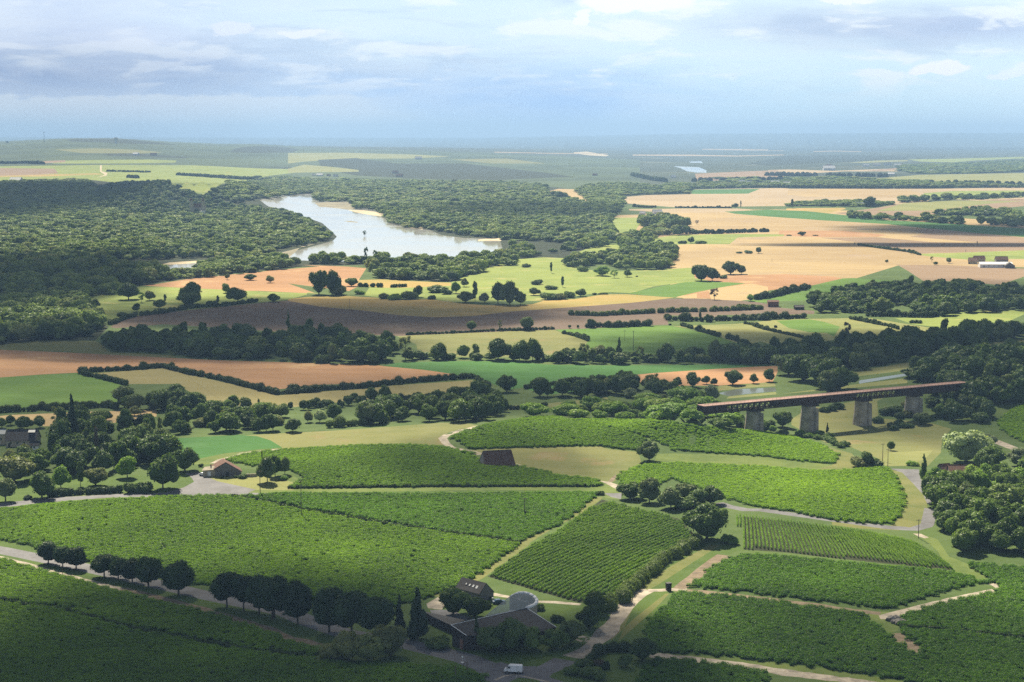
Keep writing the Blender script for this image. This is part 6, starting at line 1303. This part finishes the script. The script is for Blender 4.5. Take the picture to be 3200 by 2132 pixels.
for x in np.arange(0, Lv, 3.5): m.box(x+1.2, 2.6, H0+.1, .3, 4.9, .4)
m.build('cross_beams', B_['rust'], e)
m = MB(); m.tube((-3, -.75, zd+1.0), (Lv+3, -.75, zd+1.0), .05, .05, 5)
for x in np.arange(-3, Lv+3, 2.5): m.tube((x, -.75, zd-.2), (x, -.75, zd+1.0), .04, .04, 4)
m.build('railing', B_['rust'], e)
def on_bridge(px):     # distance along the viaduct whose bearing matches the px column
    tt = np.linspace(-5, Lv+5, 800); X = Lp[0]+dv[0]/Lv*tt; Y = Lp[1]+dv[1]/Lv*tt
    return tt[np.argmin(abs(X/Y*F/math.cos(0)+CX-px))]
for pxx in (2374, 2548, 2716, 2877):
    tx = on_bridge(pxx); gx_, gy_ = Lp[0]+dv[0]/Lv*tx, Lp[1]+dv[1]/Lv*tx; zb = float(height(gx_, gy_))-1.5; hh = H0-zb-.5
    m = MB(); n_ = 16; rb, rt_ = [], []
    for sc_, z_, lst in ((1.18, zb, rb), (.88, H0-.9, rt_)):
        for k in range(n_):
            th = 2*math.pi*k/n_; lst.append((tx+math.copysign(abs(math.cos(th))**.7, math.cos(th))*3.6*sc_, 2.6+math.copysign(abs(math.sin(th))**.9, math.sin(th))*4.3*sc_, z_))
    m.prism(rb, rt_); pr = m.build('pier', B_['concrete'], e, smooth=False)
    MB().box(tx, 2.6, H0-.88, 7.4, 8.4, .86).build('pier_cap', B_['rust'], pr)
    MB().box(tx+1.6, -1.9, zb, 2.2, 1.8, hh*.9, 0, .8).build('buttress', B_['concrete'], pr)
# ------------------------------------------------------------------ poles and small things
def pole(label, s, hpx, arm=True, mat='wood', rad=.16):
    r_ = int(s.split(':')[0]); g = W(s)[0]; h = hpx*RG[r_][2]*g[1]/F; e = empty('utility_pole', g, .2); tag(e, label, 'utility pole', 'utility poles')
    MB().tube((0, 0, -.5), (0, 0, h), rad, rad*.7, 8).build('post', B_[mat], e)
    if arm:
        MB().box(0, 0, h-.55, 2.0, .14, .14).build('crossarm', B_[mat], e)
        for x in (-.85, 0, .85): MB().tube((x, 0, h-.41), (x, 0, h-.15), .06, .05, 6).build('insulator', B_['greyroof'], e)
pole('wooden power pole beside the village road', '10: 333 1018', 230); pole('wooden power pole in the vineyard below the lane', '10: 711 1215', 340); pole('slim pole inside the wedge vineyard', '11: 705 1215', 175)
pole('tall power pole in the bright green meadow', '7: 1115 1032', 200, rad=.22); pole('leaning slim pole left of the tall meadow pole', '7: 1036 925', 95, rad=.12); pole('lone pole on the edge of the plum field', '6: 568 635', 90, False, rad=.2)
pole('left pole in the valley meadow', '13: 381 702', 138); pole('right pole in the valley meadow', '13: 420 752', 148); pole('pole at the corner of the lower right road', '13: 651 1283', 150); pole('short post beside the left village road', '9: 1450 1045', 38, False); pole('far thin pole on the golden plain', '8: 294 180', 32, False, rad=.15)
pole('thin pole in front of the clipped trees', '14: 512 378', 130, False, rad=.1)
g = W('15: 1335 895')[0]; g2 = W('15: 1412 866')[0]
for gg, hpx, lb in ((g, 80, 'dark post at the left end of the wire fence'), (g2, 66, 'dark post at the right end of the wire fence')):
    e = empty('fence_post', gg); tag(e, lb, 'fence post', 'posts of the wire fence'); MB().tube((0, 0, -.3), (0, 0, 3.2), .16, .13, 8).build('post', B_['wood'], e); MB().box(0, 0, 3.2, .4, .4, .08).build('cap', B_['wood'], e)
g = W('15: 1380 795')[0]; e = empty('road_sign', g); tag(e, 'small white road sign beside the bottom road', 'road sign'); MB().tube((0, 0, -.2), (0, 0, 2.0), .05, .05, 6).build('post', B_['white'], e); MB().box(0, -.04, 1.5, .5, .04, .5).build('plate', B_['white'], e); MB().box(0, 0, -.02, .8, .5, .2).build('base', B_['white'], e)
g = W('15: 1741 905')[0]; e = empty('marker_post', g); tag(e, 'short cream marker post on the crossroads island', 'marker post'); MB().tube((0, 0, -.1), (0, 0, .9), .12, .1, 8).build('post', B_['stone'], e); MB().tube((0, 0, .9), (0, 0, 1.05), .13, .05, 8).build('cap', B_['white'], e)
g = W('15: 1584 425')[0]; e = empty('globe_lamp', g); tag(e, 'white globe lamp beside the glass hall', 'lamp'); MB().tube((0, 0, -.2), (0, 0, 2.6), .06, .05, 8).build('post', B_['steel'], e)
import bmesh
bm = bmesh.new(); bmesh.ops.create_uvsphere(bm, u_segments=16, v_segments=10, radius=.38); me = bpy.data.meshes.new('globe'); bm.to_mesh(me); bm.free(); me.materials.append(B_['white']); o_ = obj('globe', me, e); o_.location = (0, 0, 2.95)
g = W('16: 486 328')[0]; e = empty('waste_bin', g, .3); tag(e, 'black waste container at the track junction', 'container'); MB().box(0, 0, 0, 1.5, 1.3, 2.3, 0, 1.12).build('body', B_['black'], e); MB().box(0, 0, 2.31, 1.8, 1.6, .22).build('lid', B_['black'], e)
for x in (-.5, .5): MB().tube((x, -.66, .1), (x, -.8, .1), .12, .12, 10).build('wheel', B_['tyre'], e)
r_ = np.random.default_rng(9)
for i_, (sx, sy) in enumerate(((1655, 485), (1680, 480), (1700, 495), (1675, 500), (1715, 500), (1690, 505))):
    g = W('16: %d %d' % (sx, sy))[0]; iv, jf = ico(); k = 1+.5*(r_.random(len(iv))-.5); v = iv*k[:, None]*np.array([1.5, 1.3, .9])*(.8+.5*r_.random())
    o_ = obj('rock', mesh_np('rock', v, [jf], B_['rock'])); o_.location = (g[0], g[1], g[2]+.4); tag(o_, '%s grey boulder from the left in the rock pile at the track corner' % ordi([0, 3, 4, 1, 5, 2][i_]), 'rock', 'boulders of the rock pile')
def vehicle(name, label, s, rz, kind, paint):
    g = W(s)[0]; e = empty(name, g, rz); tag(e, label, 'van' if kind == 'van' else 'car')
    if kind == 'van': prof = [(-2.55, .45), (-2.6, 1.0), (-2.45, 2.15), (-2.2, 2.3), (1.0, 2.3), (1.35, 2.15), (1.95, 1.35), (2.55, 1.12), (2.65, .7), (2.6, .45)]; wd = .98; wr = .36; ax = (-1.6, 1.75)
    else: prof = [(-2.1, .4), (-2.15, .9), (-1.6, 1.0), (-1.1, 1.42), (.3, 1.45), (1.0, 1.0), (1.95, .85), (2.1, .6), (2.05, .4)]; wd = .87; wr = .32; ax = (-1.3, 1.3)
    m = MB(); zc_ = 1.0
    tw = lambda z: wd*(1-.10*max(0, (z-1.0))/1.3)
    n = len(prof); A = [(x, -tw(z), z) for x, z in prof]; Bq = [(x, tw(z), z) for x, z in prof]
    m.v = A+Bq; m.f = [list(range(n)), list(range(n, 2*n))[::-1]]+[[i, (i+1) % n, n+(i+1) % n, n+i] for i in range(n)]
    m.build('body', B_[paint], e, bevel=.06)
    m = MB(); m.box(0, 0, .22, 5.0 if kind == 'van' else 4.0, wd*1.96, .3); m.build('sill', B_['black'], e)
    for x in ax:
        for y in (-1, 1):
            t_ = MB().tube((x, y*(wd-.2), wr), (x, y*(wd+.03), wr), wr, wr, 18).build('wheel', B_['tyre'], e); MB().tube((x, y*(wd+.03), wr), (x, y*(wd+.05), wr), wr*.55, wr*.5, 12).build('rim', B_['steel'], t_)
    gm = B_['glass']
    if kind == 'van':
        for y in (-1, 1):
            m = MB(); yy_ = y*(wd*.955+.012); m.poly([(.75, yy_, 1.35), (1.75, yy_*1.0, 1.35), (1.35, yy_*.985, 1.95), (.75, yy_*.975, 1.95)]); m.build('side_window', gm, e)
            m = MB(); m.box(-1.1, y*(wd*.96+.01), .75, .05, .03, 1.2); m.box(.55, y*(wd*.96+.01), .75, .04, .03, 1.2); m.build('door_seam', B_['steel'], e)
        m = MB(); m.box(-1.5, -(wd*.95+.02), .75, .35, .02, 1.3); m.box(-2.15, -(wd*.95+.02), .95, .3, .02, .9); m.build('grey_stripe', B_['steel'], e)
        m = MB(); m.poly([(1.42, -.8, 2.08), (1.42, .8, 2.08), (1.97, .84, 1.38), (1.97, -.84, 1.38)]); w2 = m.build('windscreen', gm, e); s2 = w2.modifiers.new('thick', 'SOLIDIFY'); s2.thickness = .05; s2.offset = 1
        for y in (-.7, .7): MB().box(2.6, y, .85, .1, .3, .2).build('headlight', B_['greyroof'], e); MB().box(-2.6, y*1.2, 1.0, .06, .14, .5).build('tail_light', B_['brick'], e)
        for y in (-1, 1): MB().box(1.5, y*(wd+.12), 1.3, .12, .2, .28).build('mirror', B_['black'], e)
    else:
        for y in (-1, 1):
            m = MB(); yy_ = y*(wd*.965+.012); m.poly([(-1.05, yy_, 1.02), (.75, yy_, 1.02), (.25, yy_*.985, 1.36), (-.95, yy_*.985, 1.36)]); m.build('side_window', gm, e)
        m = MB(); m.poly([(.34, -.72, 1.43), (.34, .72, 1.43), (.99, .78, 1.03), (.99, -.78, 1.03)]); w2 = m.build('windscreen', gm, e); s2 = w2.modifiers.new('thick', 'SOLIDIFY'); s2.thickness = .05; s2.offset = 1
        for y in (-.6, .6): MB().box(2.08, y, .68, .08, .3, .14).build('headlight', B_['greyroof'], e)
    return e
vehicle('delivery_van', 'white panel van on the bottom crossroads', '99: 1605 2102', math.pi-.17, 'van', 'whitecar')
vehicle('parked_car', 'white car parked at the cottage wing', '19: 265 640', -.6, 'car', 'whitecar')
vehicle('parked_car', 'white car parked between the trees on the right', '22: 1310 740', -.9, 'car', 'whitecar')
vehicle('parked_car', 'second white car partly hidden left of the bright one', '22: 1020 690', .3, 'car', 'whitecar')
vehicle('parked_car', 'dark blue car parked behind the glass hall', '17: 1270 520', .25, 'car', 'bluecar')
# ------------------------------------------------------------------ clouds above the valley (outside the frame, their shade falls on the land)
mcs = []
for k_, amax in enumerate((.80, .36)):
    mc, tcl, bc = newmat('cloud'); gN = tcl.new('ShaderNodeTexCoord')
    bc.inputs['Base Color'].default_value = (.9, .9, .92, 1); bc.inputs['Roughness'].default_value = 1; bc.inputs['Specular IOR Level'].default_value = 0
    ln_ = tcl.new('ShaderNodeVectorMath', operation='LENGTH'); sx_ = tcl.new('ShaderNodeSeparateXYZ'); tcl.l.new(gN.outputs['Object'], sx_.inputs[0]); tcl.l.new(tcl.comb(sx_.outputs[0], sx_.outputs[1], 0.0), ln_.inputs[0])
    nz_ = tcl.noise(gN.outputs['Object'], 2.2, 4, .6)
    tcl.put(bc.inputs['Alpha'], tcl.ramp(tcl.m('ADD', ln_.outputs['Value'], tcl.m('MULTIPLY', tcl.m('SUBTRACT', nz_, .5), .9)), .6, 1.12, amax, 0.0)); mcs.append(mc)
def cloud(x0, y0, x1, y1, thin=0, ch=820.0):
    ya, yb = onz(x0, y0)[0][1], onz(x0, y1)[0][1]; Yc = (ya+yb)/2; px, py = (x0+x1)/2, (y0+y1)/2
    X = (px-CX)/F*Yc+S.x/S.z*ch; Y = Yc+S.y/S.z*ch; ax_ = (x1-x0)/2/F*Yc*1.02; ay = (ya-yb)/2*1.02
    iv, jf = ico(); r = np.random.default_rng(int(px+py)); V = []; T = []; k = 0
    n = 40; me_v = []
    import bmesh
    bm = bmesh.new(); bmesh.ops.create_icosphere(bm, subdivisions=4, radius=1); vs_ = np.array([v.co for v in bm.verts]); fs_ = np.array([[v.index for v in f.verts] for f in bm.faces]); bm.free()
    wob = 1+.07*np.sin(vs_[:, 0]*7+px)*np.cos(vs_[:, 1]*6+py)
    v = vs_*wob[:, None]; z = np.where(v[:, 2] > 0, v[:, 2]*.9+.25*np.abs(np.sin(v[:, 0]*9)*np.sin(v[:, 1]*8))*np.clip(v[:, 2], 0, 1), v[:, 2]*.18)
    o_ = obj('cloud', mesh_np('cloud', np.column_stack([v[:, 0]*1.25, v[:, 1]*1.25, z]), [fs_], mcs[thin], True)); o_.location = (X, Y, ch); o_.scale = (ax_, ay, min(ax_, ay, 160)*.5)
    tag(o_, 'unseen cloud outside the frame, shading the land', 'cloud', 'unseen clouds above the valley', 'structure')
CLOUDS = [(-500, 1745, 1560, 2600), (1200, 1870, 2350, 2600), (2150, 1830, 3700, 2700, 1), (-800, 570, 820, 712), (-500, 800, 480, 1050), (150, 925, 1800, 1030),
          (-300, 1035, 1330, 1125), (-600, 1100, 1500, 1260, 1), (900, 1150, 2350, 1330, 1), (1800, 1030, 3500, 1160), (2450, 1130, 3600, 1430, 1), (-400, 1240, 560, 1480, 1), (2600, 700, 3600, 736), (2300, 758, 3500, 772),
          (2500, 870, 3600, 965, 1), (1100, 1390, 1900, 1530, 1), (1300, 640, 2000, 690, 1)]
for c in CLOUDS: cloud(*c)
# ------------------------------------------------------------------ haze
HAZE_D = 6.4e-5
mh = bpy.data.materials.new('haze_air'); mh.use_nodes = True; th_ = NT(mh.node_tree); th_.n.clear(); ov = th_.new('ShaderNodeOutputMaterial'); pv = th_.new('ShaderNodeVolumePrincipled')
pv.inputs['Color'].default_value = (.36, .58, .93, 1); pv.inputs['Density'].default_value = HAZE_D; pv.inputs['Anisotropy'].default_value = .1
th_.l.new(pv.outputs[0], ov.inputs['Volume'])
hb = MB().box(0, 20500, float(GP[:, 2].min())-1.2, 110000, 43000, 1).build('haze', mh); 
zt = 420.0; zb_ = float(GP[:, 2].min())-1.2
for v in hb.data.vertices: v.co.z = zt if v.co.z > zb_+.5 else zb_
tag(hb, 'pale blue haze filling the valley air', 'haze', kind='stuff')
